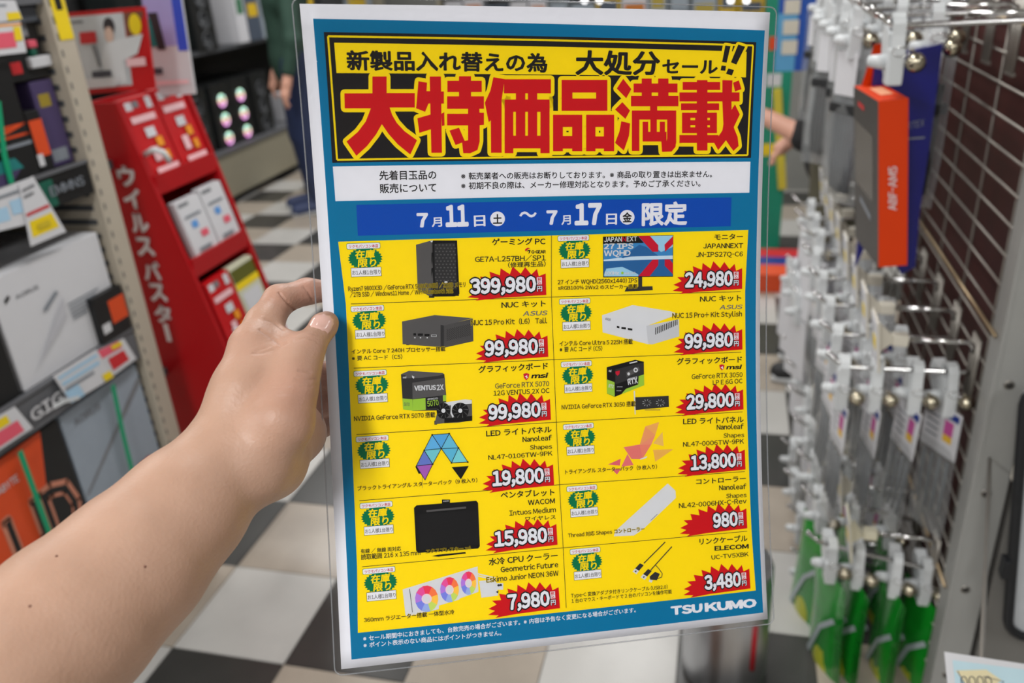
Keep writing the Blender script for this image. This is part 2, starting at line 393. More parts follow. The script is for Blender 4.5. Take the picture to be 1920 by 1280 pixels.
# price cards on rails
def pcard(a, b_, c, d, label, cols, lift=.004):
    A, B, C, D = [onX(*q, XL+lift) for q in (a, b_, c, d)]
    mb = MB(); n = Vector((.0012, 0, 0))
    mb.add([A, B, C, D, A-n, B-n, C-n, D-n], [(0, 1, 2, 3), (7, 6, 5, 4), (0, 4, 5, 1), (1, 5, 6, 2), (2, 6, 7, 3), (3, 7, 4, 0)], WHITE)
    k = 1
    for (u0, v0, u1, v1, m) in cols:
        e = Vector((.0004*k, 0, 0)); k += 1
        f = lambda u, v: (A.lerp(B, u)).lerp(D.lerp(C, u), v)+e
        if isinstance(m, tuple):
            text3d(mb, m[0], f(u0, v1), f(u1, v1)-f(u0, v1), f(u0, v0)-f(u0, v1), m[1], .04, .0003)
        else: mb.quad([f(u0, v0), f(u1, v0), f(u1, v1), f(u0, v1)], m)
    return tag(mb.build('price_card'), label, 'price card')
pcard((35, 345), (62, 330), (124, 434), (58, 462), 'long white price card with a yellow price block hanging from the upper rail', [(.1, .62, .9, .88, YEL), (.05, .48, .95, .53, redp), (.1, .1, .8, .14, GREYC), (.1, .2, .6, .24, GREYC), (.3, .7, .7, .8, mat('ochre_print', (205, 180, 40), .5))], .006)
pcard((-30, 366), (62, 331), (100, 408), (-20, 438), 'wide pale blue price card beside the long white one on the upper rail', [(.0, .45, .35, .8, LBLUE), (.4, .35, .62, .7, LBLUE), (.1, .15, .9, .22, gprint)], .003)
pcard((100, 705), (181, 655), (213, 707), (133, 755), 'pale blue price card clipped to the lower rail under the white carton', [(.05, .1, .95, .2, LBLUE), (.05, .3, .9, .42, LBLUE), (.05, .5, .7, .58, gprint), (.8, .75, 1, .98, YEL), (.0, .6, .3, 1, LBLUE)], .007)
pcard((178, 660), (232, 634), (256, 672), (202, 712), 'pink and white price card at the right end of the lower rail', [(.0, .0, .8, .3, PINK), (.25, .4, .8, .85, redp), (.5, .05, .85, .2, YEL)], .004)
pcard((-20, 790), (28, 762), (62, 802), (-10, 850), 'pink and yellow price card at the left end of the lower rail', [(.1, .1, .6, .4, YEL), (.1, .45, .8, .9, PINK)], .004)
pcard((-20, 45), (38, 40), (50, 98), (-20, 106), 'price card with a red slanted band at the top left shelf', [(.0, .05, 1, .12, mat('orange_line', (230, 150, 30), .5)), (.0, .3, .75, .8, PINK), (.72, .15, .95, .6, YEL)], .004)
pcard((-20, 0), (28, 0), (42, 36), (-20, 44), 'white price card above the one with the red band', [(.55, .6, .98, .98, YEL), (.1, .2, .6, .3, gprint)], .006)
cl = MB(); cl.strap([onX(100, 763, XL+.02), onX(120, 752, XL+.024), onX(148, 745, XL+.02)], (0, .2, 1), .008, .003, WHITE_PL); tag(cl.build('rail_clip'), 'curved white clip on the lower price rail below the pale blue card', 'clip')
lt = MB(); a = onX(54, 772, XL+.001); b_ = onX(140, 722, XL+.001); h = .03
text3d(lt, 'GIGABYTE', (XL+.001, a.y, zS2b+.022), (0, .24, 0), (0, 0, .028), wht_print, .04)
ch(lt, 'rail_lettering', g1)
lt = MB(); lt.box((XL-.004, yz(70, 345)[0], zS1b+.004), (XL-.0005, yz(100, 345)[0], zS1t-.012), dgreen)
text3d(lt, 'EMMNS', (XL+.0015, yz(80, 345)[0]+.01, zS1b+.024), (0, .10, 0), (0, 0, .02), gprint, .03)
ch(lt, 'rail_lettering', g1)
# yellow tape on the upright
tp = MB(); A = onX(98, 0, XL+.0015)
tp.box((XL+.0002, 1.517, zT(120, 75)), (XL+.0015, 1.556, 1.6), YEL)
for k in range(4): tp.box((XL+.0014, 1.528, zT(110, 70)+.05+k*.045), (XL+.0019, 1.546, zT(110, 70)+.075+k*.045), BLACK)
tag(tp.build('notice_strip'), 'yellow strip with black characters on the beige upright', 'sign')
# small fittings hanging above the black box
for i, (a, b_, m, lb_) in enumerate((((52, 76), (72, 88), PINK, 'small pink tag on the upper left shelf'), ((58, 92), (72, 104), dgreen, 'small green tag below the pink one on the upper left shelf'), ((56, 108), (100, 122), WHITE, 'white plastic shelf tab above the dark gap by the upright'))):
    A = onX(*a, XL-.02); B = onX(*b_, XL-.02); tag(MB().box((XL-.05, A.y, B.z), (XL-.02, B.y, A.z), m, .003).build('shelf_tab'), lb_, 'tag')
fbox('component_carton', 'dark grey carton above the shelf tabs beside the upright', 'carton', g1, yz(40, 40)[0], 1.497, yz(60, 42)[1], yz(60, 10)[1], mat('slate_dark', (70, 74, 82), .5), .2, X=XL-.02)
sb = MB().box((XL-.43, yz(50, 105)[0], yz(100, 122)[1]-.012), (XL-.04, 1.5, yz(100, 122)[1]), dgrey); ch(sb, 'shelf_board', g1)
# ---------------------------------------------------------------- red display stand
st = thing('display_stand', 'red cardboard display stand with white vertical lettering beside the beige upright', 'display stand', (-1.35, 1.8, 0))
stred = mat('stand_red', (176, 4, 16), .38, var=.04, scale=8)
SY0, SY1 = 1.68, 1.945; SZB = .35
for zz in (.55, 1.1): ch(MB().box((-1.44, 1.56, zz), (-1.41, 1.681, zz+.02), dgrey), 'bracket', st)
xf = lambda z: -1.357+(1.244-z)*.2255     # slanted front edge
def slab(mb, y0, y1, zt, zb, m, x0=-1.447):
    P = [(x0, zt), (xf(zt), zt), (xf(zb), zb), (x0, zb)]
    mb.add([(x, y, z) for y in (y0, y1) for x, z in P], [(0, 3, 2, 1), (4, 5, 6, 7), (0, 1, 5, 4), (1, 2, 6, 5), (2, 3, 7, 6), (3, 0, 4, 7)], m)
s = MB(); slab(s, SY0, SY0+.012, 1.25, SZB, stred); side = ch(s, 'side_panel', st)
s = MB(); slab(s, SY1, SY1+.012, 1.25, SZB, stred); ch(s, 'side_panel', st)
ch(MB().box((-1.455, SY0, SZB), (-1.447, SY1+.012, 1.25), stred), 'back_panel', st)
shelf_z = [1.03, .80, .60, .34]
def zf(px, py):   # height of a pixel on the slanted front plane near the left panel
    best = None
    for k in range(0, 1200, 2):
        z = .1+k*.001
        q = onZ(px, py, z)
        d = abs(q.x-xf(z))
        if best is None or d < best[0]: best = (d, z, q.y)
    return best[1], best[2]
z1a = zf(310, 330)[0]; z1b = zf(352, 500)[0]; z0a = zf(240, 200)[0]
for zz in (z1a, z1b, z1b-.25):
    s = MB(); s.box((-1.447, SY0+.012, zz-.035), (xf(zz)-.002, SY1, zz), stred); s.box((xf(zz)-.004, SY0+.012, zz-.035), (xf(zz)+.004, SY1, zz+.012), stred)
    ch(s, 'shelf', st)
s = MB(); slab(s, SY0+.012, SY1, max(z1b-.36, SZB+.02), SZB, stred); ch(s, 'lower_front', st)
# lettering, vertical on side panel
LETW = mat('letter_white', (245, 240, 242), .5, var=0)
chars = 'ウイルスバスター'
cent = [(237, 330), (248, 373), (262, 418), (272, 462), (285, 508), (296, 548), (306, 588), (314, 623)]
for c, (cx, cy) in zip(chars, cent):
    A = onY(cx, cy, SY0-.001); wd = .05; tx = MB()
    if c == 'ー':
        tx.box((A.x-.007, SY0-.0015, A.z-.026), (A.x+.006, SY0-.0005, A.z+.024), LETW)
    else: text3d(tx, c, A-Vector((wd/2, 0, wd/2)), (wd, 0, 0), (0, 0, wd), LETW, .06, .0012)
    o = tx.build('character', side); o.matrix_parent_inverse = Matrix.Translation(-Vector(st.location)) if False else Matrix.Identity(4)
# stock in the stand
def swbox(name, label, y0, y1, z0, z1, m, deco, grp=None, dx=.02):
    P = [(xf(z1)-.006, z1), (xf(z0)-.006, z0)]
    mb = MB(); a, b_ = P
    X = lambda z: xf(z)-.006
    mb.add([(X(z)-d, y, z) for d in (0, dx) for y in (y0, y1) for z in (z0, z1)], [(0, 2, 3, 1), (4, 5, 7, 6), (0, 1, 5, 4), (2, 6, 7, 3), (1, 3, 7, 5), (0, 4, 6, 2)], m)
    k = 1
    for (u0, v0, u1, v1, mm) in deco:
        e = .0006*k; k += 1
        q = [(X(z0+(z1-z0)*v)+e, y0+(y1-y0)*u, z0+(z1-z0)*v) for u, v in ((u0, v0), (u1, v0), (u1, v1), (u0, v1))]
        if isinstance(mm, tuple): text3d(mb, mm[0], q[0], Vector(q[1])-Vector(q[0]), Vector(q[3])-Vector(q[0]), mm[1], .03, .0003)
        else: mb.quad(q, mm)
    return tag(mb.build(name, origin=(X(z0)-dx/2, (y0+y1)/2, z0)), label, 'box', grp)
yel2 = mat('amber_print', (235, 150, 30), .5); pale = mat('pale_pink_print', (235, 190, 195), .5)
dr = [(.1, .86, .3, .96, WHITE), (.32, .88, .5, .96, GREYC), (.72, .84, .9, .98, WHITE), (.1, .7, .85, .78, pale), (.35, .5, .65, .62, WHITE), (.55, .36, .75, .48, yel2), (.3, .2, .5, .38, pale), (.62, .18, .78, .3, yel2), (.2, .06, .9, .12, pale)]
ym = (SY0+SY1)/2+.008
swbox('software_box', 'red software box with white badges, left one in the top tier of the red stand', SY0+.016, ym-.004, z1a+.001, z1a+.185, RED, dr)
swbox('software_box', 'red software box with white badges, right one in the top tier of the red stand', ym+.002, SY1-.004, z1a+.001, z1a+.19, RED, dr)
dw = [(.08, .9, .5, .96, GREYC), (.3, .5, .55, .62, mat('sky_print', (90, 150, 215), .5)), (.5, .3, .8, .42, PINK), (.15, .7, .8, .74, gprint), (.2, .1, .7, .16, gprint)]
hh = z1a-.045-z1b
swbox('software_box', 'white software box, left one in the middle tier of the red stand', SY0+.05, ym+.012, z1b+.001, z1b+hh*.86, WHITE, dw)
swbox('software_box', 'white software box, right one in the middle tier of the red stand', ym+.018, SY1-.006, z1b+.001, z1b+hh*.9, WHITE, dw)
zq = z1b-.25
swbox('software_box', 'red software box in the bottom tier of the red stand', SY0+.03, ym+.0, zq+.001, zq+.19, RED, dr)
swbox('software_box', 'cream and yellow software box in the bottom tier of the red stand', ym+.005, SY1-.006, zq+.001, zq+.19, mat('cream_card', (205, 205, 180), .5), [(0, .75, 1, .95, mat('olive_print', (90, 90, 20), .5)), (0, .66, 1, .76, YEL), (.1, .2, .85, .6, WHITE)])
hk = MB(); A = zf(240, 300); p0 = Vector((xf(A[0]), SY0+.02, A[0])); hk.tube([p0, p0+Vector((.03, -.005, .012)), p0+Vector((.05, .0, .005)), p0+Vector((.055, .01, -.02))], .007, WHITE_PL)
tag(hk.build('display_hook'), 'curved white plastic hook on the front of the red stand', 'hook')
hk = MB(); A = onY(430, 625, 1.75); hk.tube([A, A+Vector((.02, 0, .012)), A+Vector((.045, 0, .0))], .008, WHITE_PL); hk.tube([A, Vector((xf(A.z)-.005, A.y, A.z-.01))], .006, WHITE_PL)
tag(hk.build('display_hook'), 'white plastic hook low on the red stand near the hand', 'hook')
# header boards on top
def board(name, label, cat, P, m, deco, Y, th=.006):
    A, B, C, D = [onY(*q, Y) for q in P]; mb = MB(); n = Vector((0, th, 0))
    mb.add([A, B, C, D, A+n, B+n, C+n, D+n], [(0, 3, 2, 1), (4, 5, 6, 7), (0, 1, 5, 4), (1, 2, 6, 5), (2, 3, 7, 6), (3, 0, 4, 7)], m)
    k = 1
    for pts, mm in deco:
        e = Vector((0, -.0005*k, 0)); k += 1
        f = lambda u, v: (A.lerp(B, u)).lerp(D.lerp(C, u), v)+e
        mb.quad([f(*q) for q in pts][::-1], mm)
    return tag(mb.build(name), label, cat)
R4 = lambda a, b, c, d: [(a, b), (c, b), (c, d), (a, d)]
skinp = mat('skin_print', (205, 175, 160), .5); hairp = mat('hair_print', (45, 40, 45), .5); lgp = mat('light_grey_print', (196, 200, 205), .5); deskp = mat('dark_slate_print', (70, 70, 80), .5)
el = lambda cx, cy, rx, ry, n=14: [(cx+rx*math.cos(2*math.pi*i/n), cy+ry*math.sin(2*math.pi*i/n)) for i in range(n)]
board('header_board', 'white and red header board with a photo of a person, above the red stand', 'sign', [(128, 24), (270, 12), (290, 166), (150, 178)], RED, [
    (R4(.01, .05, .72, .93), lgp), ([(.72, .05), (.74, .45), (.98, .1), (.98, .05)], mat('brown_print', (120, 70, 50), .5)), (el(.86, .2, .08, .13), YEL),
    (el(.52, .2, .075, .11), hairp), (el(.51, .3, .06, .1), skinp), ([(.44, .4), (.6, .36), (.95, .32), (.85, .55), (.66, .62), (.68, .9), (.42, .9), (.36, .6)], mat('white_shirt_print', (208, 210, 214), .5)),
    (R4(.12, .24, .34, .38), redp), ([(.26, .4), (.32, .4), (.36, .66), (.32, .68)], GREYC), (R4(.22, .72, .48, .8), deskp), ([(.02, .8), (.6, .82), (.52, .93), (.02, .93)], WHITE), (R4(.04, .1, .2, .13), GREYC), (R4(.7, .6, .95, .7), pale)], SY0+.03)
board('header_board', 'second header board, blue and lilac above white, behind the first', 'sign', [(262, -30), (335, -35), (366, 176), (290, 180)], WHITE, [
    (R4(0, 0, 1, .55), mat('lilac_print', (165, 160, 215), .5)), (R4(.75, 0, 1, .6), mat('royal_print', (50, 80, 200), .5)), ([(.1, .25), (.35, .25), (.45, .58), (.25, .58)], hairp), ([(.02, .3), (.15, .3), (.25, .55), (.08, .55)], tealp), (R4(.1, .86, .9, .9), pale), (R4(.05, .74, .3, .8), deskp)], SY0+.17)
# ---------------------------------------------------------------- far gondola with PC cases
X2 = -3.4
g2 = thing('shelf_gondola', 'low beige base shelving bay carrying black computer cases behind the red stand', 'shelf', (X2, 6, 0))
pl = mat('beige_plinth', (142, 136, 118), .6)
ch(MB().box((X2-.5, 4.3, .06), (X2+.0, 8.4, .36), pl, .004), 'base', g2); ch(MB().box((X2-.5, 4.3, .0), (X2-.06, 8.4, .06), dback), 'kick_plate', g2)
ch(MB().box((X2-.52, 4.3, .0), (X2-.5, 8.4, 2.), dback), 'back_panel', g2)
ch(MB().box((X2-.5, 4.3, .36), (X2+.01, 8.4, .385), rail_m), 'shelf_board', g2); ch(MB().box((X2-.5, 4.3, 1.02), (X2-.05, 8.4, 1.045), dgrey), 'shelf_board', g2)
ch(MB().box((X2-.5, 8.4, 0), (X2, 8.44, 2.0), pl), 'upright', g2)
glassm = mat('smoked_glass', (30, 36, 36), .06, var=0, coat=.5)
def rgb_mat():
    if 'rgb_ring' in MATS: return MATS['rgb_ring']
    m = mat('rgb_ring', (255, 255, 255), .4, var=0); nt = m.node_tree; b = nt.nodes['Principled BSDF']
    tc = nt.nodes.new('ShaderNodeTexCoord'); sp = nt.nodes.new('ShaderNodeSeparateXYZ'); nt.links.new(tc.outputs['Generated'], sp.inputs[0])
    r = nt.nodes.new('ShaderNodeValToRGB'); r.color_ramp.elements[0].color = (.75, .08, .9, 1); r.color_ramp.elements[1].color = (.25, 1, .15, 1)
    for p, c in ((.35, (1, .15, .6, 1)), (.6, (1, .8, .1, 1)), (.8, (.1, .8, .9, 1))): e = r.color_ramp.elements.new(p); e.color = c
    nt.links.new(sp.outputs[2], r.inputs[0]); nt.links.new(r.outputs[0], b.inputs['Emission Color']); b.inputs['Emission Strength'].default_value = .85
    return m
def pccase(y, z, label, lit, h=.44, w=.24):
    t = thing('computer_case', label, 'computer case', (X2-.24, y, z)); 
    MB().box((-.2, -w/2, 0), (.2, w/2, h), mat('case_black', (24, 26, 27), .3), .006).build('body', t)
    MB().box((-.17, -w/2-.004, .04), (.17, -w/2, h-.03), glassm).build('side_glass', t)
    for i in range(3):
        f = MB(); c = Vector((.204, 0, .06+i*.13)); rr_ = .036 if lit else .055; 
        f.tube([c+Vector((0, rr_*math.cos(a), rr_*math.sin(a))) for a in np.linspace(0, 2*math.pi, 20)[:-1]], .009 if lit else .005, rgb_mat() if lit else dgrey, 6, closed=True)
        f.ball(c, (.006, .012, .012), rgb_mat() if lit else dgrey, 10, 6)
        for a in range(7):
            d = Vector((0, math.cos(a*.9), math.sin(a*.9))); f.strap([c+d*.012, c+d*(rr_-.004)], (.5, -d.z, d.y), .018, .001, dgrey)
        f.build('fan', t, label='lit fan' if lit else None)
    return t
yr = onX(428, 240, X2-.03).y
pccase(yr, .385, 'black computer case with three lit rainbow fans on the low base, left one', True)
pccase(yr+.25, .385, 'black computer case with lit rainbow fans on the low base, right one', True)
pccase(yr+.54, .385, 'unlit black computer case on the low base beside the lit ones', False)
pccase(4.80, 1.045, 'unlit black computer case on the upper shelf above the lit ones', False)
pccase(5.3, 1.045, 'unlit black computer case further along the upper shelf', False)
pccase(yr-.3, .385, 'unlit black computer case second from the lit ones on the low base', False)
pk = [mat('pk%d' % i, c, .45) for i, c in enumerate(((200, 200, 205), (205, 170, 30), (110, 118, 122), (60, 110, 80), (170, 150, 60), (190, 110, 30), (70, 80, 95), (150, 160, 170)))]
cn = {0: 'pale grey', 1: 'mustard', 2: 'mid grey', 3: 'green', 4: 'khaki', 5: 'ochre', 6: 'dark blue grey', 7: 'light blue grey'}
ORDN = 'first second third fourth fifth sixth seventh eighth ninth tenth eleventh twelfth thirteenth fourteenth fifteenth sixteenth seventeenth eighteenth nineteenth twentieth last'.split()+['farthest']*20
k = 0
for zz, ys in ((.385, 6.3), (1.045, 5.7)):
    yy = ys; k = 0
    while yy < 8.2:
        wd = random.uniform(.12, .2); hh = random.uniform(.18, .42); i = random.randrange(8)
        o = MB().box((X2-.22, yy, zz), (X2-.03, yy+wd, zz+hh), pk[i], .003); o.box((X2-.03, yy+.02, zz+hh*.55), (X2-.029, yy+wd-.02, zz+hh*.85), pk[(i+3) % 8])
        k += 1; tag(o.build('parts_box'), '%s box on the far %s shelf, %s along past the computer cases' % (cn[i], 'lower' if zz < 1 else 'upper', ORDN[k-1]), 'box'); yy += wd+.02
# gondola closing the view above the poster
g3 = thing('shelf_gondola', 'long shelving bay with rows of small boxes at the back, above the poster', 'shelf', (-.6, 7.2, 0))
ch(MB().box((-2.3, 7.3, 0), (1.2, 7.36, 1.7), mat('grey_peg_back', (150, 150, 148), .6)), 'back_panel', g3)
for zz in (.1, .5, .9, 1.3): ch(MB().box((-2.3, 6.9, zz-.02), (1.2, 7.3, zz), rail_m), 'shelf_board', g3)
ch(MB().box((-2.33, 6.9, 0), (-2.3, 7.36, 1.7), pl), 'upright', g3); ch(MB().box((1.2, 6.9, 0), (1.23, 7.36, 1.7), pl), 'upright', g3)
for zz, nm in ((.1, 'bottom'), (.5, 'second'), (.9, 'third'), (1.3, 'top')):
    yy = -2.28; k = 0
    while yy < 1.0:
        wd = random.uniform(.13, .2); hh = random.uniform(.2, .33); i = random.choice((0, 2, 7, 6, 4, 0, 7, 1))
        o = MB().box((yy, 6.95, zz), (yy+wd, 7.15, zz+hh), pk[i], .003); o.box((yy+.02, 6.949, zz+hh*.5), (yy+wd-.02, 6.95, zz+hh*.8), pk[(i+5) % 8])
        k += 1; tag(o.build('parts_box'), '%s box, %s from the left on the %s shelf at the back' % (cn[i], ORDN[k-1], nm), 'box', 'boxes on the back shelving'); yy += wd+.015
# ================================================================ right rack: wire mesh, double hooks, locks, packs
MX = .46
rk = thing('wire_mesh_rack', 'grey wire mesh panel carrying rows of chrome hooks on the right', 'display rack', (MX, 2.3, 0))
woodm = mat('reddish_wood', (70, 26, 23), .5, var=.35, scale=14, bump=.1)
_n = woodm.node_tree.nodes; mp = _n.new('ShaderNodeMapping'); mp.inputs['Scale'].default_value = (1, 1, .12)
tcn = [n for n in _n if n.type == 'TEX_COORD'][0]; woodm.node_tree.links.new(tcn.outputs['Object'], mp.inputs[0]); woodm.node_tree.links.new(mp.outputs[0], [n for n in _n if n.type == 'TEX_NOISE'][0].inputs['Vector'])
bp_ = MB(); bp_.box((MX+.10, 1.46, 0), (MX+.13, 2.66, 2.1), woodm)
ch(bp_, 'wood_back_panel', rk)
def wire(name, a, b_, r, m): ch(MB().tube([a, b_], r, m, 8), name, rk)
zz = 1.246+.05*14
while zz > .05:
    wire('horizontal_wire', (MX, 1.42, zz), (MX, 2.66, zz), .0024, STEEL); zz -= .05
for i in range(6): wire('vertical_wire', (MX+.004, 1.48+.205*i, .05), (MX+.004, 1.48+.205*i, 1.95), .0024, STEEL)
for zz in (1.35, .87, .33): wire('support_wire', (MX-.006, 1.42, zz), (MX-.006, 2.66, zz), .0035, mat('warm_steel_wire', (175, 155, 125), .3, .7))
# upright with holes
up = MB(); pm = mat('pale_grey_upright', (152, 152, 149), .42, var=.03)
ux0 = onY(1823, 900, 1.40).x; ux1 = onY(1894, 900, 1.40).x
up.box((ux0, 1.4, 0), (ux1, 1.455, 2.1), pm, .003)
up.box((ux0-.0, 1.398, 0), (ux0+.006, 1.4, 2.1), pm)
hz = [onY(1905, 722, 1.4).z, onY(1861, 926, 1.4).z, onY(1816, 1105, 1.4).z]
stp = (hz[0]-hz[2])/2; z = hz[0]+stp*4
while z > .05:
    c = Vector(((ux0+ux1)/2-.004, 1.3995, z)); up.tube([c, c+Vector((0, -.0012, 0))], .0085, STEEL, 16); up.tube([c, c+Vector((0, -.0016, 0))], .0062, mat('hole_dark', (48, 46, 44), .8), 16); z -= stp
tag(up.build('rack_upright', origin=(ux0, 1.4, 0)), 'pale grey steel upright with round bolt holes at the near end of the mesh', 'post')
# things right of the upright
gp = mat('mid_grey_panel', (118, 116, 112), .5)
tag(MB().box((ux1+.01, 1.40, 0), (1.5, 1.43, 1.6), gp, .002).build('grey_panel', origin=(1, 1.4, 0)), 'plain grey panel behind the black-edged case right of the upright', 'panel')
cs = thing('carry_case', 'pale case with a thick black rounded edge right of the upright', 'case', (.8, 1.34, .2))
P0 = onY(1888, 1190, 1.33); P1 = onY(1925, 700, 1.33); wv = Vector((1, 0, 0)); uv_ = (P1-P0); uv_.y = 0; uv_ = uv_.normalized()
fr = MB(); pts = []; Wc, Hc, rc = .42, .52, .035
for cx, cy, a0 in ((Wc-rc, rc, -90), (Wc-rc, Hc-rc, 0), (rc, Hc-rc, 90), (rc, rc, 180)):
    for k in range(5):
        a = math.radians(a0+k*22.5); pts.append(P0+wv*(cx+rc*math.cos(a)-.0)+uv_*(cy+rc*math.sin(a)))
fr.tube(pts, .009, mat('black_rubber', (20, 22, 26), .5), 8, closed=True); o = ch(fr, 'black_edge', cs, 'thick black edge')
pn = MB(); pn.add([p+Vector((0, .004, 0)) for p in pts]+[p+Vector((0, .02, 0)) for p in pts], [tuple(range(20)), tuple(range(20, 40))[::-1]]+[(i, (i+1) % 20, (i+1) % 20+20, i+20) for i in range(20)], mat('pale_shell', (178, 182, 186), .3)); ch(pn, 'shell', cs)
nb_ = MB(); q = onY(1893, 1068, 1.325); nb_.box((q.x-.012, 1.32, q.z-.02), (q.x+.004, 1.345, q.z+.02), mat('black_rubber', (20, 22, 26), .5), .003); ch(nb_, 'latch', cs)
A = onY(1897, 905, 1.36); B = onY(1912, 790, 1.36)
tag(MB().box((A.x, 1.355, A.z), (A.x+.25, 1.375, B.z), mat('cream_card2', (205, 200, 188), .5), .004).build('cream_strip'), 'cream strip right of the upright above the black-edged case', 'strip')
# picture card bottom right
A, B, C, D = [at(*q, .93) for q in ((1771, 1222), (1935, 1247), (1960, 1330), (1782, 1330))]
mb = MB(); n = (B-A).cross(D-A).normalized()*.0012; mb.add([A, B, C, D, A+n, B+n, C+n, D+n], [(0, 1, 2, 3), (7, 6, 5, 4), (0, 4, 5, 1), (1, 5, 6, 2), (2, 6, 7, 3), (3, 7, 4, 0)], WHITE)
n = -n*.3; f = lambda u, v, k=1: (A.lerp(B, u)).lerp(D.lerp(C, u), v)+n*k
if n.dot(A-Vector((0, 0, CAMH))) > 0: n = -n
mb.quad([f(.08, .12), f(1, .12), f(1, 1), f(.08, 1)], mat('sky_print2', (185, 212, 222), .5)); mb.quad([f(.1, .3, 2), f(.45, .22, 2), f(.6, .4, 2), f(.3, .8, 2)], mat('sand_print', (222, 210, 170), .5))
for k in range(4): mb.tube([f(.18+.09*k+.035*math.cos(a), .48+.09*math.sin(a)-.05*k*.3, 3) for a in np.linspace(0, 6.28, 10)[:-1]], .0006, deskp, 4, closed=True)
mb.tube([f(.12, .3, 3), f(.2, .62, 3), f(.5, .75, 3), f(.62, .42, 3), f(.4, .36, 3)], .0005, deskp, 4)
pcd = tag(mb.build('picture_card'), 'pale blue card with line drawings at the bottom right corner', 'card')
q_ = D.lerp(C, .5); MB().tube([q_+Vector((0, .003, 0)), q_+Vector((.0, .06, -.02)), Vector((ux0+.02, 1.398, q_.z-.06))], .003, STEEL, 8).build('holder_arm', pcd)
# ---- one double hook
tick = mat('ticket_plastic', (212, 206, 192), .4, var=.03); cream = mat('cream_ticket', (220, 214, 190), .45)
def make_hook(label, group, low=.06, lower_slope=0., ticket=True, yellow=False):
    t = thing('double_hook', label, 'hook', (MX, 0, 0), group)
    r = .0046
    MB().tube([(-.012, 0, -low), (-.012, 0, -.004-low+.004), (-.02, 0, -low+.001), (-.215, 0, -low+lower_slope), (-.232, 0, -low+.006+lower_slope), (-.255, 0, -low+.026+lower_slope)], r, CHROME, 10).ball((-.255, 0, -low+.026+lower_slope), r*1.25, CHROME, 8, 6).build('prong', t)
    MB().tube([(-.012, 0, -.02), (-.014, 0, -.006), (-.024, 0, 0), (-.125, 0, 0)], r, CHROME, 10).build('ticket_arm', t)
    b = MB()
    for dy in (-.02, -.007, .007, .02): b.tube([(-.008, dy, .012), (-.008, dy, -.11)], .0032, STEEL, 6)
    b.box((-.010, -.024, -.112), (-.004, .024, -.106), STEEL); b.build('back_clip', t)
    if ticket:
        k = MB(); m = cream if yellow else tick
        k.box((-.15, -.011, -.011), (-.122, .011, .011), m, .003); k.add([(-.15, -.006, .008), (-.15, .006, .008), (-.15, .006, -.008), (-.15, -.006, -.008), (-.172, -.003, .03), (-.172, .003, .03), (-.172, .003, -.03), (-.172, -.003, -.03)], [(0, 1, 2, 3), (7, 6, 5, 4), (0, 4, 5, 1), (1, 5, 6, 2), (2, 6, 7, 3), (3, 7, 4, 0)], m)
        k.build('ticket_clip', t)
        p = MB(); p.obox((-.176, 0, -.004), (1, 0, .12), (0, 1, 0), (-.12, 0, 1), (.002, .036, .05), m, .001); pl_ = p.build('ticket_plate', t)
        d = MB(); d.obox((-.1785, 0, -.004), (1, 0, .12), (0, 1, 0), (-.12, 0, 1), (.0006, .033, .047), WHITE); d.obox((-.1794, -.004, -.004), (1, 0, .12), (0, 1, 0), (-.12, 0, 1), (.0004, .015, .012), YEL); d.obox((-.1794, .02, -.0), (1, 0, .12), (0, 1, 0), (-.12, 0, 1), (.0004, .006, .02), gprint); d.build('ticket', pl_)
    return t
# ---- one security tag, origin on the rod
def make_lock(label, group):
    t = thing('security_tag', label, 'security tag', (0, 0, 0), group)
    b = MB(); b.box((-.012, -.024, -.084), (.012, .01, -.03), WHITE_PL, .004); b.add([(x, y, z) for x in (-.011, .011) for y, z in ((-.01, -.034), (.0, -.012), (.06, .0), (.066, -.02), (.05, -.05), (.0, -.08))], [(0, 1, 2, 3, 4, 5), (11, 10, 9, 8, 7, 6)]+[(i, i+6, (i+1) % 6+6, (i+1) % 6) for i in range(6)], WHITE_PL); b.build('lock_body', t)
    b = MB(); arc = [(0, .021, -.03), (0, .02, -.004), (0, .015, .012), (0, .004, .0165), (0, -.007, .013), (0, -.014, .004), (0, -.016, -.012), (0, -.021, -.03), (0, -.0225, -.042)]
    b.strap(arc, (1, 0, 0), .018, .0045, WHITE_PL); b.build('strap', t)
    b = MB(); b.tube([(-.009, .006, -.052), (-.022, .006, -.051), (-.034, .006, -.050)], [.0125, .0105, .0085], WHITE_PL, 16); b.ball((-.034, .006, -.05), (.004, .0082, .0082), WHITE_PL, 14, 8); b.build('magnet_cone', t)
    b = MB(); b.tube([(.004+.012*math.cos(a), -.026-.002*math.cos(a), -.034+.007*math.sin(a)) for a in np.linspace(0, 2*math.pi, 16)[:-1]], .0009, CHROME, 5, closed=True); b.build('ring', t)
    bell = MB(); bm_ = mat('bell_metal', (188, 180, 160), .2, 1., var=.04); bd = mat('bell_slot', (20, 18, 16), .8)
    bell.ball((.026, -.026, -.05), .0142, bm_, 20, 14); bell.tube([(.022, -.026, -.036), (.02, -.026, -.031), (.016, -.026, -.033)], .0016, bm_, 6)
    bell.tube([(.026+.0144*math.cos(a), -.026-.0144*math.sin(a)*.35, -.05-.0144*abs(math.sin(a))*.94) for a in np.linspace(.2, 2.94, 10)], .0011, bd, 5)
    bell.tube([(.026+.0145*math.cos(a), -.026+.0145*math.sin(a), -.05) for a in np.linspace(0, 6.283, 24)[:-1]], .0006, bm_, 5, closed=True); bell.ball((.026-.006, -.026-.0118, -.05-.003), .0022, bd, 8, 6)
    bell.build('bell', t); return t
film = mat('clear_bag', (170, 173, 174), .15, var=.05, scale=60, bump=.5, alpha=.26, coat=.6)
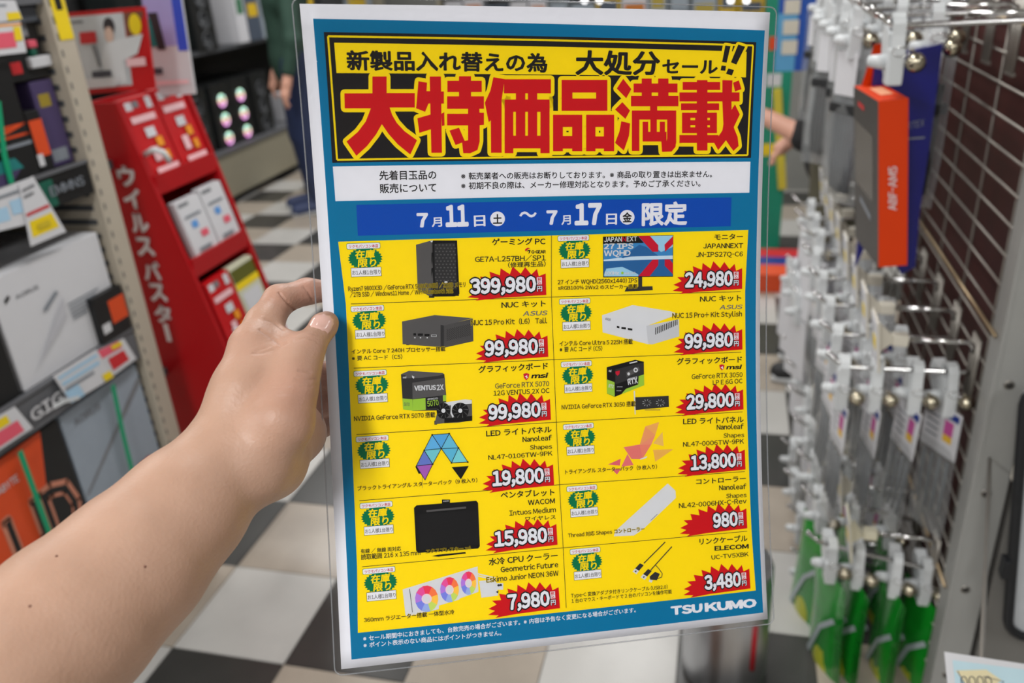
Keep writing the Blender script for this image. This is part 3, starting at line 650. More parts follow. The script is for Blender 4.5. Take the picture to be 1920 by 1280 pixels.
gfill = mat('grey_cable', (96, 100, 104), .45, var=.25, scale=40, bump=.3); dfill = mat('black_cable', (34, 36, 38), .5, var=.2, scale=50, bump=.3)
def bag_mesh(mb, w_, h, th, m, z0=0, wob=.004, seed=0):
    """pillow shaped bag in the YZ plane, hanging from z0 down"""
    rn = random.Random(seed); nu, nv = 6, 10; vs = []; fs = []
    for s_ in (-1, 1):
        for i in range(nv+1):
            for j in range(nu+1):
                u = j/nu*2-1; v = i/nv
                d = th*(1-u**4)*(max(0, math.sin(math.pi*min(1, v*1.05)))**.5 if v < .98 else 0)+.0006
                vs.append((s_*d+rn.uniform(-wob, wob)*.5*(1-abs(u)), u*w_/2*(1-.04*math.sin(v*7)), z0-v*h))
    n1 = (nu+1)*(nv+1)
    for s_ in (0, 1):
        for i in range(nv):
            for j in range(nu):
                a = s_*n1+i*(nu+1)+j; q = (a, a+1, a+nu+2, a+nu+1); fs.append(q if s_ else q[::-1])
    for i in range(nv):
        for j in (0, nu):
            a = i*(nu+1)+j; fs.append((a, a+nu+1, a+nu+1+n1, a+n1))
    mb.add(vs, fs, m, True)
def make_pack(kind, label, group, seed=0):
    t = thing('hanging_pack', label, 'packet', (0, 0, 0), group); rn = random.Random(seed)
    if kind == 'clear':
        b = MB(); b.box((-.0008, -.045, -.17), (.0008, .045, -.07), WHITE)
        for s_ in (-1, 1):
            b.box((s_*.0009-.0002, -.03, -.125), (s_*.0009+.0002, -.008, -.095), mat('magenta_print', (190, 80, 150), .5)); b.box((s_*.0009-.0002, -.03, -.14), (s_*.0009+.0002, -.008, -.125), mat('gold_print', (225, 180, 60), .5))
            for q in range(4): b.box((s_*.0009-.0002, .005, -.1-.014*q), (s_*.0009+.0002, .036, -.096-.014*q), gprint)
            b.box((s_*.0009-.0002, -.04, -.09), (s_*.0009+.0002, -.01, -.076), mat('navy_print', (25, 50, 130), .5))
        b.build('label_card', t)
        b = MB(); bag_mesh(b, .095, .2, .008, film, -.15, seed=seed); b.build('bag', t)
        b = MB()
        for q in range(4): b.tube([(0, -.03+.02*q, -.18), (.002, -.028+.02*q, -.24), (-.002, -.03+.018*q, -.3)], .0035, gfill, 6)
        b.build('contents', t)
    elif kind == 'green':
        gm = mat('green_foil', (22, 140, 38), .25, var=.25, scale=25, bump=.4, coat=.4); ym_ = mat('lime_foil', (175, 180, 25), .3, var=.1, coat=.4)
        b = MB(); bag_mesh(b, .13, .40, .012, gm, -.07, seed=seed); o = b.build('bag', t)
        b = MB(); bag_mesh(b, .085, .22, .0145, ym_, -.24, seed=seed+1); o = b.build('yellow_panel', t)
        b = MB()
        for s_ in (-1, 1): b.strap([(s_*.0135, -.05, -.16), (s_*.0155, .0, -.22), (s_*.0145, .045, -.33)], (0, 1, .5), .012, .0008, mat('silver_band', (175, 185, 190), .3))
        b.build('band', t)
    elif kind == 'cable':
        b = MB(); bag_mesh(b, .11, .30, .011, film, -.06, seed=seed); b.build('bag', t)
        b = MB()
        for q in range(7):
            x = -.006+.002*q; b.tube([(x, -.035+.011*q, -.13), (x*.5, -.03+.01*q, -.2), (x, -.036+.012*q, -.28), (x, -.03+.01*q, -.335)], .0055, gfill if seed % 2 else dfill, 6)
        b.box((-.012, -.04, -.185), (.012, .04, -.165), dfill, .003); b.build('cable', t)
        MB().box((-.0125, -.03, -.15), (-.0115, .028, -.07), WHITE).build('label_card', t)
    else:
        b = MB(); b.box((-.008, -.05, -.26), (.008, .05, -.07), {'white': WHITE, 'blue': mat('navy_card', (28, 36, 130), .4)}[kind] if kind in ('white', 'blue') else WHITE, .002); b.build('card', t)
    return t
ORD = ['first', 'second', 'third', 'fourth', 'fifth', 'sixth', 'seventh', 'eighth', 'ninth', 'tenth', 'eleventh', 'twelfth']
protoH = {}; protoL = None; protoP = {}
def place(proto, key, make, label, loc, rz=0., ry=0.):
    if key not in proto: o = proto[key] = make()
    else: o = copy_tree(proto[key])
    o['label'] = label; o.location = loc; o.rotation_euler = (0, ry, rz); return o
PL = {}; 
def row(name, zr, ys, low, slope, xs, kinds, tilt=0., extra=0., yellow0=None, tickets=True):
    """hooks of one row from the near end; xs = tag positions along each prong, measured from the mesh"""
    for i, y in enumerate(ys):
        key = (low, slope, yellow0 == i, tickets)
        place(protoH, key, lambda: make_hook('', 'double hooks on the wire mesh', low, slope, tickets, yellow0 == i), 'chrome double hook, %s from the front in the %s row' % (ORD[i], name), (MX, y, zr), tilt)
        xl = xs(i)
        for j, x in enumerate(xl):
            zt_ = zr-low+slope*min(1, x/.215)+.0
            px_ = MX-x*math.cos(tilt); py_ = y-x*math.sin(tilt)
            rr = random.Random(i*31+j*7+int(zr*100)); a = rr.uniform(-.15, .15)
            place(PL, 'lock', lambda: make_lock('', 'white security tags with bells'), 'white tag with bell, %s from the mesh, %s hook, %s row' % (ORD[len(xl)-1-j], ORD[i], name), (px_, py_, zt_), a+tilt)
            kd = kinds(i, j)
            if kd: place(protoP, (kd, (i+j) % 3), lambda: make_pack(kd, '', 'packs hanging on the mesh rack', (i+j) % 3), '%s under the %s tag from the mesh, %s hook, %s row' % ({'clear': 'clear bag with white card', 'green': 'green and yellow foil bag', 'cable': 'clear bag of coiled cable', 'white': 'white carded pack', 'blue': 'navy blue carded pack'}[kd], ORD[len(xl)-1-j], ORD[i], name), (px_, py_, zt_), a*1.4+tilt+(.65 if kd == 'cable' else .32), rr.uniform(-.05, .05))
# middle row (height of its upper arm about .82)
yB = onX(1830, 700, MX); zBu = onX(1840, 640, MX).z
bz = [1.5, 1.648, 1.805, 1.97, 2.14, 2.30, 2.45, 2.6]
row('middle', zBu, bz, zBu-yB.z, .0, lambda i: ([.224, .165, .098, .042] if i == 0 else [.222, .16, .1] if i < 5 else [.2, .14]), lambda i, j: 'clear' if i < 5 else 'white')
# lower row
zCu = 1.5-1.126; zCl = 1.5-1.236
row('lower', zCu+.0, [1.51, 1.675, 1.83, 2.0, 2.17, 2.34, 2.5], .075, .035, lambda i: ([.205, .15, .075, .018] if i == 0 else [.21, .14, .06] if i < 4 else [.2, .12]), lambda i, j: 'green' if i < 2 else ('clear' if i < 5 else 'white'), tilt=.0, yellow0=0)
# bottom row
row('bottom', .16, [1.75, 1.93, 2.1, 2.27], .06, 0, lambda i: [.22, .13], lambda i, j: None, tickets=False)
# intermediate far row seen past the poster edge
row('far', .62, [2.35, 2.5, 2.62], .06, 0, lambda i: [.235, .17], lambda i, j: 'white', tickets=False)
# top row
zA = 1.368; lowA = .0
hA = make_hook('', 'double hooks on the wire mesh', .012, 0, False)
row('top', zA+.012, [1.60, 1.75, 1.92, 2.08, 2.25, 2.42, 2.6], .012, 0, lambda i: ([.13] if i == 0 else [.235, .16, .09] if i < 5 else [.22, .12]), lambda i, j: 'cable' if i else None, tickets=False)
hA['label'] = 'chrome double hook holding the orange box at the near end of the top row'; hA.location = (MX, 1.434, zA+.012)
nh = copy_tree(hA); nh.location = (MX, 1.30, zA+.04); nh['label'] = 'empty chrome hook nearer than the one holding the orange box'; bpy.data.objects.remove(nh.children[0]) if False else None
for c_ in list(nh.children):
    for g_ in list(c_.children): bpy.data.objects.remove(g_)
    bpy.data.objects.remove(c_)
bpy.data.objects.remove(nh)
L = place(PL, 'lock', None, 'white security tag with a silver bell above the orange box', (.243, 1.434, zA), .0)
# orange box
ob = thing('hanging_box', 'tall orange and dark grey box with white lettering on its orange face', 'box', (.25, 1.434, 1.1))
a = onY(1647, 190, 1.434); b_ = onY(1703.5, 184, 1.434); c = onY(1701, 497, 1.434); d = onY(1647, 501, 1.434)
dy_ = onX(1619, 165, a.x).y-a.y; back = Vector((-.018, dy_*.93, 0))
ol = mat('orange_box_card', (212, 58, 0), .6, var=.03, spec=.25); dk = mat('dark_grey_print', (58, 56, 56), .38, var=.1)
o1 = MB(); o1.add([a, b_, c, d, a+back, b_+back, c+back, d+back], [(0, 3, 2, 1), (0, 1, 5, 4), (1, 2, 6, 5), (3, 7, 6, 2), (5, 6, 7, 4)], ol); o1.add([a, d, d+back, a+back], [(0, 3, 2, 1)], dk)
cart = ch(o1, 'carton', ob)
e = (d-a); lw = (b_-a); n = e.cross(lw).normalized()
if n.y > 0: n = -n
P = lambda u, v: a+lw*u+e*v+n*.0006
V, F = text_mesh('ABF-AM5', .025); q0 = V.min(0); q1 = V.max(0)
o2c = []
for ci, cch in enumerate('ABF-AM5'):
    Vg, Fg = text_mesh(cch, .025); full = text_mesh('ABF-AM5'[:ci+1], .025)[0]; V2 = Vg+[full[:, 0].max()-Vg[:, 0].max(), 0]; o2 = MB(); o2c.append(o2)
    o2.add([P(.345+.30*(1-(y-q0[1])/(q1[1]-q0[1])), .645-.265*(x-q0[0])/(q1[0]-q0[0])) for x, y in V2], Fg, LETW)
for c_ in o2c: o_ = c_.build('character', cart)
o3 = MB(); top = (a+b_)/2+back*.95; f1 = [a+back+Vector((.004, 0, 0)), b_+back, b_+back+Vector((0, -.008, .03)), a+back+Vector((.012, -.01, .075)), ]
o3 = MB(); A1 = a+back*.95; B1 = b_+back*.95; o3.add([A1+(B1-A1)*.25, B1, B1+Vector((.004, -.02, .07)), A1+(B1-A1)*.45+Vector((0, -.03, .07))]+[p+Vector((0, .0015, 0)) for p in (A1+(B1-A1)*.25, B1, B1+Vector((.004, -.02, .07)), A1+(B1-A1)*.45+Vector((0, -.03, .07)))], [(0, 1, 2, 3), (7, 6, 5, 4), (0, 4, 5, 1), (1, 5, 6, 2), (2, 6, 7, 3), (3, 7, 4, 0)], ol); ch(o3, 'hang_flap', ob)
o4 = MB(); Q = lambda u, v, k=1: a+back*u+e*v+Vector((-.0005*k, -.0001, 0)); o4.quad([Q(.3, .72), Q(.75, .66), Q(.75, .70), Q(.3, .76)], gprint); o4.quad([Q(.2, .22), Q(.95, .2), Q(.95, .6), Q(.2, .62)], mat('photo_print', (88, 84, 80), .25, var=.4, scale=60)); o4.quad([Q(.55, .08), Q(.8, .07), Q(.8, .1), Q(.55, .11)], redp)
ch(o4, 'side_print', ob)
o5 = MB(); o5.quad([a+lw*.35+back*.3+Vector((0, 0, .0006)), a+lw*.8+back*.3+Vector((0, 0, .0006)), a+lw*.8+back*.75+Vector((0, 0, .0006)), a+lw*.35+back*.75+Vector((0, 0, .0006))], mat('pale_orange_print', (240, 170, 130), .5)); ch(o5, 'top_print', ob)
# navy pack behind it
nv = thing('hanging_pack', 'deep blue pack with faint lettering hanging behind the orange box', 'packet', (.27, 1.6, 1.1))
A, B, C, D = onY(1690, 80, 1.57), onY(1768, 80, 1.57), onY(1700, 520, 1.57), onY(1604, 500, 1.57)
k_ = MB(); E_, F_ = onY(1760, 100, 1.57), onY(1724, 400, 1.57); G_ = onY(1621, 330, 1.57)
pts = [onY(*q, 1.57) for q in ((1640, 110), (1768, 82), (1745, 260), (1724, 400), (1716, 500), (1690, 515), (1640, 420), (1604, 502), (1622, 330))]
bk = [p+Vector((0, .016, 0)) for p in pts]; n_ = len(pts)
bl = mat('deep_blue_foil', (12, 14, 112), .32, var=.2, scale=20, bump=.2, coat=.1)
k_.add(pts+bk, [tuple(range(n_))[::-1], tuple(range(n_, 2*n_))]+[(i, (i+1) % n_, (i+1) % n_+n_, i+n_) for i in range(n_)], bl); ch(k_, 'pouch', nv)
k_ = MB(); p = onY(1690, 245, 1.568); text3d(k_, 'ORTEX', p, onY(1732, 236, 1.568)-p, (0, 0, .012), gprint, .0); p = onY(1700, 262, 1.568); k_.quad([p, p+Vector((.028, 0, .002)), p+Vector((.028, 0, .005)), p+Vector((0, 0, .003))], gprint); ch(k_, 'faint_lettering', nv)
# column behind: metal cylinder, cardboard
cy = onZ(1350, 1330, 0); cm = mat('brushed_steel', (196, 198, 202), .36, 1., var=.06, scale=4)
tb = thing('steel_bin', 'cylindrical brushed steel bin standing on the floor below the poster', 'bin', (cy.x+.005, cy.y+.12, 0))
b = MB(); b.tube([(0, 0, 0), (0, 0, .012), (0, 0, .30), (0, 0, .31)], [.09, .092, .092, .088], cm, 40); b.build('body', tb)
b = MB(); b.tube([(.092*math.cos(a_), .092*math.sin(a_), z_) for a_, z_ in ((-.9, .08), (-.9, .2))], .006, mat('reflection_red', (170, 20, 35), .4), 8); b.build('painted_reflection', tb)  # red reflection in the steel, painted on as a raised streak
cb = onZ(1280, 1290, .12); tag(MB().box((cb.x-.045, cb.y-.12, 0), (cb.x+.045, cb.y-.01, .13), mat('brown_cardboard', (128, 76, 44), .7), .002).build('cardboard_box'), 'small brown cardboard box at the bottom edge below the poster', 'box')
# signs beyond the rack
sg = MB(); A = onY(1463, -30, 3.4); B = onY(1522, 132, 3.4); sg.box((A.x, 3.4, B.z), (A.x+.16, 3.43, A.z), mat('sign_blue', (30, 80, 170), .5))
for q in range(3): sg.box((A.x+.02, 3.395, B.z+.06+q*.07), (A.x+.075, 3.397, B.z+.11+q*.07), mat('cream_print', (210, 205, 190), .5))
sg.box((A.x, 3.398, B.z), (A.x+.07, 3.3995, A.z-.1), mat('sky_sign', (90, 160, 205), .5)); tag(sg.build('hanging_sign'), 'blue sign board with cream blocks beyond the poster edge', 'sign')
sg = MB(); A = onY(1436, 40, 4.4); B = onY(1482, 330, 4.4); sg.box((A.x, 4.4, 0), (A.x+.14, 4.5, A.z+.3), mat('sign_teal', (20, 140, 110), .5), .004)
for q in range(4): sg.box((A.x+.02, 4.398, .5+q*.17), (A.x+.09, 4.4, .56+q*.17), (YEL, redp, WHITE, ORG)[q])
tag(sg.build('product_column'), 'teal product column beyond the right edge of the poster', 'display')
A = onY(1462, 200, 3.6); tag(MB().obox((onY(1462, 262, 4.39).x, 4.385, onY(1462, 262, 4.39).z), (1, 0, .15), (0, 1, 0), (-.12, 0, 1), (.02, .012, .25), mat('yellow_tape', (205, 190, 60), .5)).build('yellow_strip'), 'slanted yellow strip on the front of the teal column', 'strip')
for k, (i, m) in enumerate((((.12, 4.2), redp), ((.2, 4.02), mat('navy_print', (25, 50, 130), .5)), ((.14, 3.85), dorg))):
    tag(MB().box((i[0]-.05, i[1]-.07, 0), (i[0]+.3, i[1]+.07, .05+.02*k), m, .004).build('floor_carton'), '%s flat carton on the floor right of the poster' % ('red', 'navy', 'orange red')[k], 'carton')
cabs = MB(); cabs.box((.75, 4.6, 0), (1.6, 6.8, 1.6), mat('grey_cabinet', (150, 150, 146), .5), .004); cabs.box((.3, 5.6, 0), (.75, 6.6, 1.1), mat('grey_cabinet', (150, 150, 146), .5), .004)
tag(cabs.build('display_cabinet'), 'pale grey cabinet at the back beyond the rack', 'cabinet')
# ================================================================ the laminated A3 sale poster (297 x 420 mm, slightly bowed)
PC = np.array([[-0.2454, 0.47836, -0.01795], [-0.02083, -0.02112, -0.41911], [0.03746, -0.11471, 0.00941], [-1e-05, 0.01641, 0.01182], [0.26623, 0.13441, -0.02366], [0.01974, -0.0778, 6e-05], [-0.01299, 0.08429, 0.00643], [-0.00099, -0.02005, -0.01017], [0.00293, -0.00762, -0.00232], [-0.0009, 0.00583, 0.01178], [-0.00115, 0.00033, -0.00596]])
EX = [(a, b) for a in range(3) for b in range(4) if not (a == 2 and b == 3)]
def SURF(u, v):
    u = np.asarray(u, float); v = np.asarray(v, float)
    return np.stack([u**a*v**b for a, b in EX], -1)@PC+np.array([0, 0, CAMH])
def SNOR(u, v):
    e = 1e-4; a = SURF(u+e, v)-SURF(u-e, v); b = SURF(u, v+e)-SURF(u, v-e); n = np.cross(b, a); n /= np.linalg.norm(n, axis=-1, keepdims=True)
    return n
if (SNOR(.5, .5)@(np.array([0, 0, CAMH])-SURF(.5, .5))) < 0:
    _sn = SNOR
    SNOR = lambda u, v: -_sn(u, v)
def _pj(P):
    C = (P-np.array([0, 0, CAMH]))@RW
    return np.stack([960+FPX*C[..., 0]/-C[..., 2], 640-FPX*C[..., 1]/-C[..., 2]], -1)
def UV(pts):
    """where the photograph shows these points of the sheet, as millimetres on the flat sheet"""
    p = np.array(pts, float).reshape(-1, 2); x = np.stack([(p[:, 0]-600)/840, (p[:, 1]-15)/1200], -1); e = 1e-5
    for _ in range(7):
        F = _pj(SURF(x[:, 0], x[:, 1])); J1 = (_pj(SURF(x[:, 0]+e, x[:, 1]))-F)/e; J2 = (_pj(SURF(x[:, 0], x[:, 1]+e))-F)/e
        r = p-F; dt = J1[:, 0]*J2[:, 1]-J1[:, 1]*J2[:, 0]
        x = x+np.stack([(r[:, 0]*J2[:, 1]-r[:, 1]*J2[:, 0])/dt, (J1[:, 0]*r[:, 1]-J1[:, 1]*r[:, 0])/dt], -1)
    return x*np.array([297, 420])
def lift(q, layer):
    u = q[:, 0]/297; v = q[:, 1]/420
    return SURF(u, v)+SNOR(u, v)*(np.asarray(layer, float)*4.5e-5).reshape(-1, 1)
class Print:
    """flat print on the sheet; points in mm on the sheet, one mesh per part"""
    def __init__(s): s.mb = MB()
    def raw(s, q, faces, m, layer, cut=True):
        q = np.asarray(q, float)
        if cut and len(q) == 4 and len(faces) == 1 and len(faces[0]) == 4:
            nu = max(1, int(max(np.hypot(*(q[1]-q[0])), np.hypot(*(q[2]-q[3])))/20)+1); nv = max(1, int(max(np.hypot(*(q[3]-q[0])), np.hypot(*(q[2]-q[1])))/8)+1); q0 = q; f0 = faces[0]; c4 = [q0[i] for i in f0]
            q = np.array([(c4[0]*(1-i/nu)+c4[1]*i/nu)*(1-j/nv)+(c4[3]*(1-i/nu)+c4[2]*i/nu)*j/nv for j in range(nv+1) for i in range(nu+1)])
            faces = [(j*(nu+1)+i, j*(nu+1)+i+1, (j+1)*(nu+1)+i+1, (j+1)*(nu+1)+i) for j in range(nv) for i in range(nu)]
        elif cut and (q[:, 1].max()-q[:, 1].min() > 16 or q[:, 0].max()-q[:, 0].min() > 30):
            bm = bmesh.new(); vs = [bm.verts.new((a, b, 0)) for a, b in q]
            for f in faces:
                try: bm.faces.new([vs[i] for i in f])
                except ValueError: pass
            bm.normal_update(); bmesh.ops.triangulate(bm, faces=[f for f in bm.faces if len(f.verts) > 4])
            for ax, st in ((1, 10.), (0, 25.)):
                lo = math.floor(q[:, ax].min()/st)+1; hi = math.ceil(q[:, ax].max()/st)
                for k in range(lo, hi):
                    co = (k*st, 0, 0) if ax == 0 else (0, k*st, 0); no = (1, 0, 0) if ax == 0 else (0, 1, 0)
                    bmesh.ops.bisect_plane(bm, geom=bm.verts[:]+bm.edges[:]+bm.faces[:], plane_co=co, plane_no=no, dist=1e-5)
            bm.verts.index_update(); q = np.array([v.co[:2] for v in bm.verts]); faces = [[v.index for v in f.verts] for f in bm.faces]; bm.free()
        s.mb.add(lift(q, layer).tolist(), faces, m)
    def poly(s, px, m, layer): q = UV(px); s.raw(q, [tuple(range(len(q)))], m, layer)
    def mm(s, q, m, layer): s.raw(np.array(q, float), [tuple(range(len(q)))], m, layer)
    def outline(s, q, wd, m, layer):
        """band of half width wd around a closed mm polygon"""
        q = np.asarray(q, float); n = len(q); V = []; F = []
        for i in range(n):
            a, b = q[i], q[(i+1) % n]; d = b-a; L = np.hypot(*d)
            if L < 1e-6: continue
            t = np.array([-d[1], d[0]])/L*wd; o = len(V); V += [a+t, b+t, b-t, a-t]; F.append((o, o+1, o+2, o+3))
            o = len(V); V += [a+wd*np.array([math.cos(k*math.pi/5), math.sin(k*math.pi/5)]) for k in range(10)]; F.append(tuple(range(o, o+10)))
        s.raw(np.array(V), F, m, layer, True)
    def line(s, a, b, wd, m, layer, n=12):
        q = UV([(a[0]+(b[0]-a[0])*k/n, a[1]+(b[1]-a[1])*k/n) for k in range(n+1)])
        a, b = q[0], q[-1]; d = (b-a)/np.hypot(*(b-a)); t = np.array([-d[1], d[0]])*wd/2
        P = [a+(b-a)*k/n for k in range(n+1)]; s.raw([p+t for p in P]+[p-t for p in P], [(i, i+1, n+2+i, n+1+i) for i in range(n)], m, layer, False)
    def text(s, t, a, b, h, m, layer, off=.012, halo=None, hoff=.07, shear=0., stretch=True, outs=()):
        """baseline from pixel a to pixel b, glyph height h pixels; outs = extra wider copies underneath"""
        q = UV([a, b, (a[0], a[1]-h)]); s.textmm(t, q[0], q[1], np.hypot(*(q[2]-q[0])), m, layer, off, halo, hoff, shear, outs)
    def textmm(s, t, a, b, hm, m, layer, off=.012, halo=None, hoff=.07, shear=0., outs=(), y0=None):
        a = np.array(a, float); b = np.array(b, float); L = np.hypot(*(b-a)); d = (b-a)/L; up = np.array([d[1], -d[0]])
        cjk = sum(0x3000 < ord(c) < 0xff00 or ord(c) > 0xffe0 for c in t) > .3*len(t); off = max(off, .022); em = hm/(.88 if cjk else .73)
        V0, _ = text_mesh(t, off); x0 = V0[:, 0].min(); sx = L/(V0[:, 0].max()-x0)
        for o_, mm_, ly in [(o__, m__, layer-1-k) for k, (o__, m__) in enumerate(outs)]+([(hoff, halo, layer-1)] if halo else [])+[(off, m, layer)]:
            V, F = text_mesh(t, o_)
            X = (V[:, 0]-x0)*sx+shear*V[:, 1]*em; Y = V[:, 1]*em
            n0 = len(text_mesh0(t)[0]); s.raw(a+X[:, None]*d+Y[:, None]*up, F, mm_, np.where(np.arange(len(V)) < n0, ly, ly-.4), False)
    def build(s, name, parent, label=None): return s.mb.build(name, parent, label=label)
def pm_(name, rgb): return mat(name, rgb, .5, var=.025, scale=120, coat=.0, spec=.12)
pW = pm_('print_white', (222, 222, 228)); pT = pm_('print_teal', (0, 112, 156)); pK = pm_('print_black', (30, 27, 28)); pY = pm_('print_yellow', (242, 212, 4)); pR = pm_('print_red', (196, 16, 26))
pB = pm_('print_blue', (4, 72, 170)); pG = pm_('print_green', (0, 112, 70)); pGy = pm_('print_grey', (110, 108, 106)); pC = pm_('print_crimson', (190, 20, 48)); pDg = pm_('print_dark_grey', (62, 62, 64)); pLg = pm_('print_light_grey', (205, 206, 210))
def cr(ox, oy, sc):
    f = lambda *p: [(ox+x/sc, oy+y/sc) for x, y in p]; f.s = sc; return f
c1 = cr(550, 0, 4.128); c2 = cr(1000, 0, 4.128); cC = cr(600, 290, 2.3133); D_ = cr(620, 430, 4.465); E__ = cr(620, 660, 4.3636); F__ = cr(640, 900, 3.658); G__ = cr(1030, 420, 4.683); H__ = cr(1040, 660, 4.8); I__ = cr(1040, 880, 4.414)
poster = thing('sale_poster', 'large laminated yellow and blue sale poster with red headline held up in front', 'poster', (0, 0, 0))
# paper (front and back), and the film pouch around it
def sheet(m, u0, v0, u1, v1, l0, th=None, rc=0., nx=24, ny=34):
    V = []; F = []
    for j in range(ny+1):
        for i in range(nx+1):
            x = u0+(u1-u0)*i/nx; y = v0+(v1-v0)*j/ny
            if rc:
                cx = min(max(x, u0+rc), u1-rc); cy_ = min(max(y, v0+rc), v1-rc); dx, dy = x-cx, y-cy_; L = math.hypot(dx, dy)
                if L > rc: x = cx+dx/L*rc; y = cy_+dy/L*rc
            V.append((x, y))
    for j in range(ny):
        for i in range(nx): a = j*(nx+1)+i; F.append((a, a+nx+1, a+nx+2, a+1))
    return np.array(V), F
V, F = sheet(None, 0, 0, 297, 420, 0)
mb = MB(); mb.add(lift(V, 0).tolist(), F, pW, True); mb.add(lift(V, -5).tolist(), [f[::-1] for f in F], pW, True)
per = [i for i in range(25)]+[25*j+24 for j in range(1, 35)]+[34*25+i for i in range(23, -1, -1)]+[25*j for j in range(33, 0, -1)]
n0 = len(V); mb.add([], [], pW); mb.f += [(a, b, b+n0, a+n0) for a, b in zip(per, per[1:]+per[:1])]; mb.mi += [0]*len(per); mb.sm += [False]*len(per)
mb.build('paper_sheet', poster)
filmm = bpy.data.materials.new('laminate_film'); filmm.use_nodes = True; nt = filmm.node_tree; nt.nodes.clear()
out = nt.nodes.new('ShaderNodeOutputMaterial'); mx = nt.nodes.new('ShaderNodeMixShader'); tr = nt.nodes.new('ShaderNodeBsdfTransparent'); gl = nt.nodes.new('ShaderNodeBsdfGlossy'); fr_ = nt.nodes.new('ShaderNodeFresnel')
fr_.inputs[0].default_value = 1.27; gl.inputs['Roughness'].default_value = .13; tr.inputs[0].default_value = (.985, .985, .99, 1)
tc = nt.nodes.new('ShaderNodeTexCoord'); nz = nt.nodes.new('ShaderNodeTexNoise'); nz.inputs['Scale'].default_value = 420; nz.inputs['Detail'].default_value = 2; bpn = nt.nodes.new('ShaderNodeBump'); bpn.inputs['Strength'].default_value = .25; bpn.inputs['Distance'].default_value = .0004
nt.links.new(tc.outputs['Object'], nz.inputs['Vector']); nt.links.new(nz.outputs['Fac'], bpn.inputs['Height']); nt.links.new(bpn.outputs['Normal'], gl.inputs['Normal']); nt.links.new(bpn.outputs['Normal'], fr_.inputs['Normal'])
nt.links.new(fr_.outputs[0], mx.inputs[0]); nt.links.new(tr.outputs[0], mx.inputs[1]); nt.links.new(gl.outputs[0], mx.inputs[2]); nt.links.new(mx.outputs[0], out.inputs[0])
V, F = sheet(None, -4.2, -3.2, 301.5, 423.6, 0, rc=5.)
mb = MB(); mb.add(lift(V, 14).tolist(), F, filmm, True); mb.add(lift(V, -9).tolist(), [f[::-1] for f in F], filmm, True)
mb.build('laminate_film', poster)
rim = MB(); q = []
for (cx, cy_, a0) in ((296.5, 1.8, -90), (296.5, 418.6, 0), (.8, 418.6, 90), (.8, 1.8, 180)):
    q += [(cx+5*math.cos(math.radians(a0+k*18)), cy_+5*math.sin(math.radians(a0+k*18))) for k in range(6)]
qq = []
for a, b in zip(q, q[1:]+q[:1]):
    n = max(1, int(math.hypot(b[0]-a[0], b[1]-a[1])/12)); qq += [(a[0]+(b[0]-a[0])*k/n, a[1]+(b[1]-a[1])*k/n) for k in range(n)]
rim.tube([Vector(p) for p in lift(np.array(qq), 2)], .0005, mat('film_edge', (150, 152, 156), .15, alpha=.4, var=0, coat=.5), 6, closed=True); rim.build('film_edge', poster)
# ---- border and headline
p = Print(); p.poly([(587, 35), (1434, 57), (1431, 1148), (659, 1236)], pT, 1); p.build('teal_border', poster)
p = Print()
p.poly([(607, 60), (1418, 79), (1408, 296), (623, 305)], pK, 2)
fr4 = [(615, 68), (1412, 85.3), (1401.5, 291), (632, 299.5)]
for a, b in zip(fr4, fr4[1:]+fr4[:1]): p.line(a, b, 1.15, pY, 3)
p.poly([(626.5, 80), (1399.8, 97), (1398.5, 145), (631, 137)], pY, 3)
JOB = []
def hp(f, *pts): JOB.append(UV(f(*pts)))
def hr(f, x0, y0, x1, y1): hp(f, (x0, y0), (x1, y0), (x1, y1), (x0, y1))
hp(c1, (612, 592), (722, 592), (722, 720), (940, 720), (940, 832), (745, 832), (765, 890), (800, 950), (860, 1015), (957, 1085), (905, 1195), (810, 1118), (740, 1040), (685, 960), (640, 1040), (570, 1130), (488, 1205), (412, 1095), (500, 1020), (560, 940), (600, 838), (398, 838), (395, 722), (612, 722))
hp(c1, (1055, 592), (1142, 592), (1150, 1182), (1068, 1182)); hp(c1, (1145, 880), (1168, 868), (1170, 970), (1150, 975)); hp(c1, (960, 915), (1065, 885), (1065, 1000), (975, 1028))
hp(c1, (968, 628), (1035, 640), (1030, 705), (1060, 705), (1060, 800), (1045, 802), (1020, 865), (950, 838)); hr(c1, 1130, 708, 1165, 802)
hp(c1, (1192, 625), (1282, 625), (1282, 590), (1375, 590), (1375, 625), (1458, 625), (1458, 712), (1375, 712), (1375, 745), (1475, 745), (1475, 842), (1190, 842), (1190, 745), (1282, 745), (1282, 712), (1192, 712))
hp(c1, (1352, 838), (1440, 838), (1440, 872), (1475, 872), (1475, 965), (1442, 968), (1442, 1095), (1425, 1160), (1370, 1185), (1315, 1185), (1305, 1095), (1352, 1085), (1352, 970), (1190, 970), (1190, 880), (1352, 880))
hp(c1, (1208, 1010), (1282, 988), (1328, 1095), (1255, 1122))
hp(c1, (1548, 597), (1635, 612), (1612, 770), (1612, 1182), (1530, 1182), (1528, 930), (1512, 945), (1482, 795), (1525, 700))
for r_ in ((1630, 613, 1993, 722), (1722, 715, 1795, 1148), (1815, 715, 1887, 1148), (1635, 770, 1983, 865), (1635, 770, 1702, 1185), (1912, 770, 1983, 1185), (1635, 1050, 1983, 1148)): hr(c1, *r_)
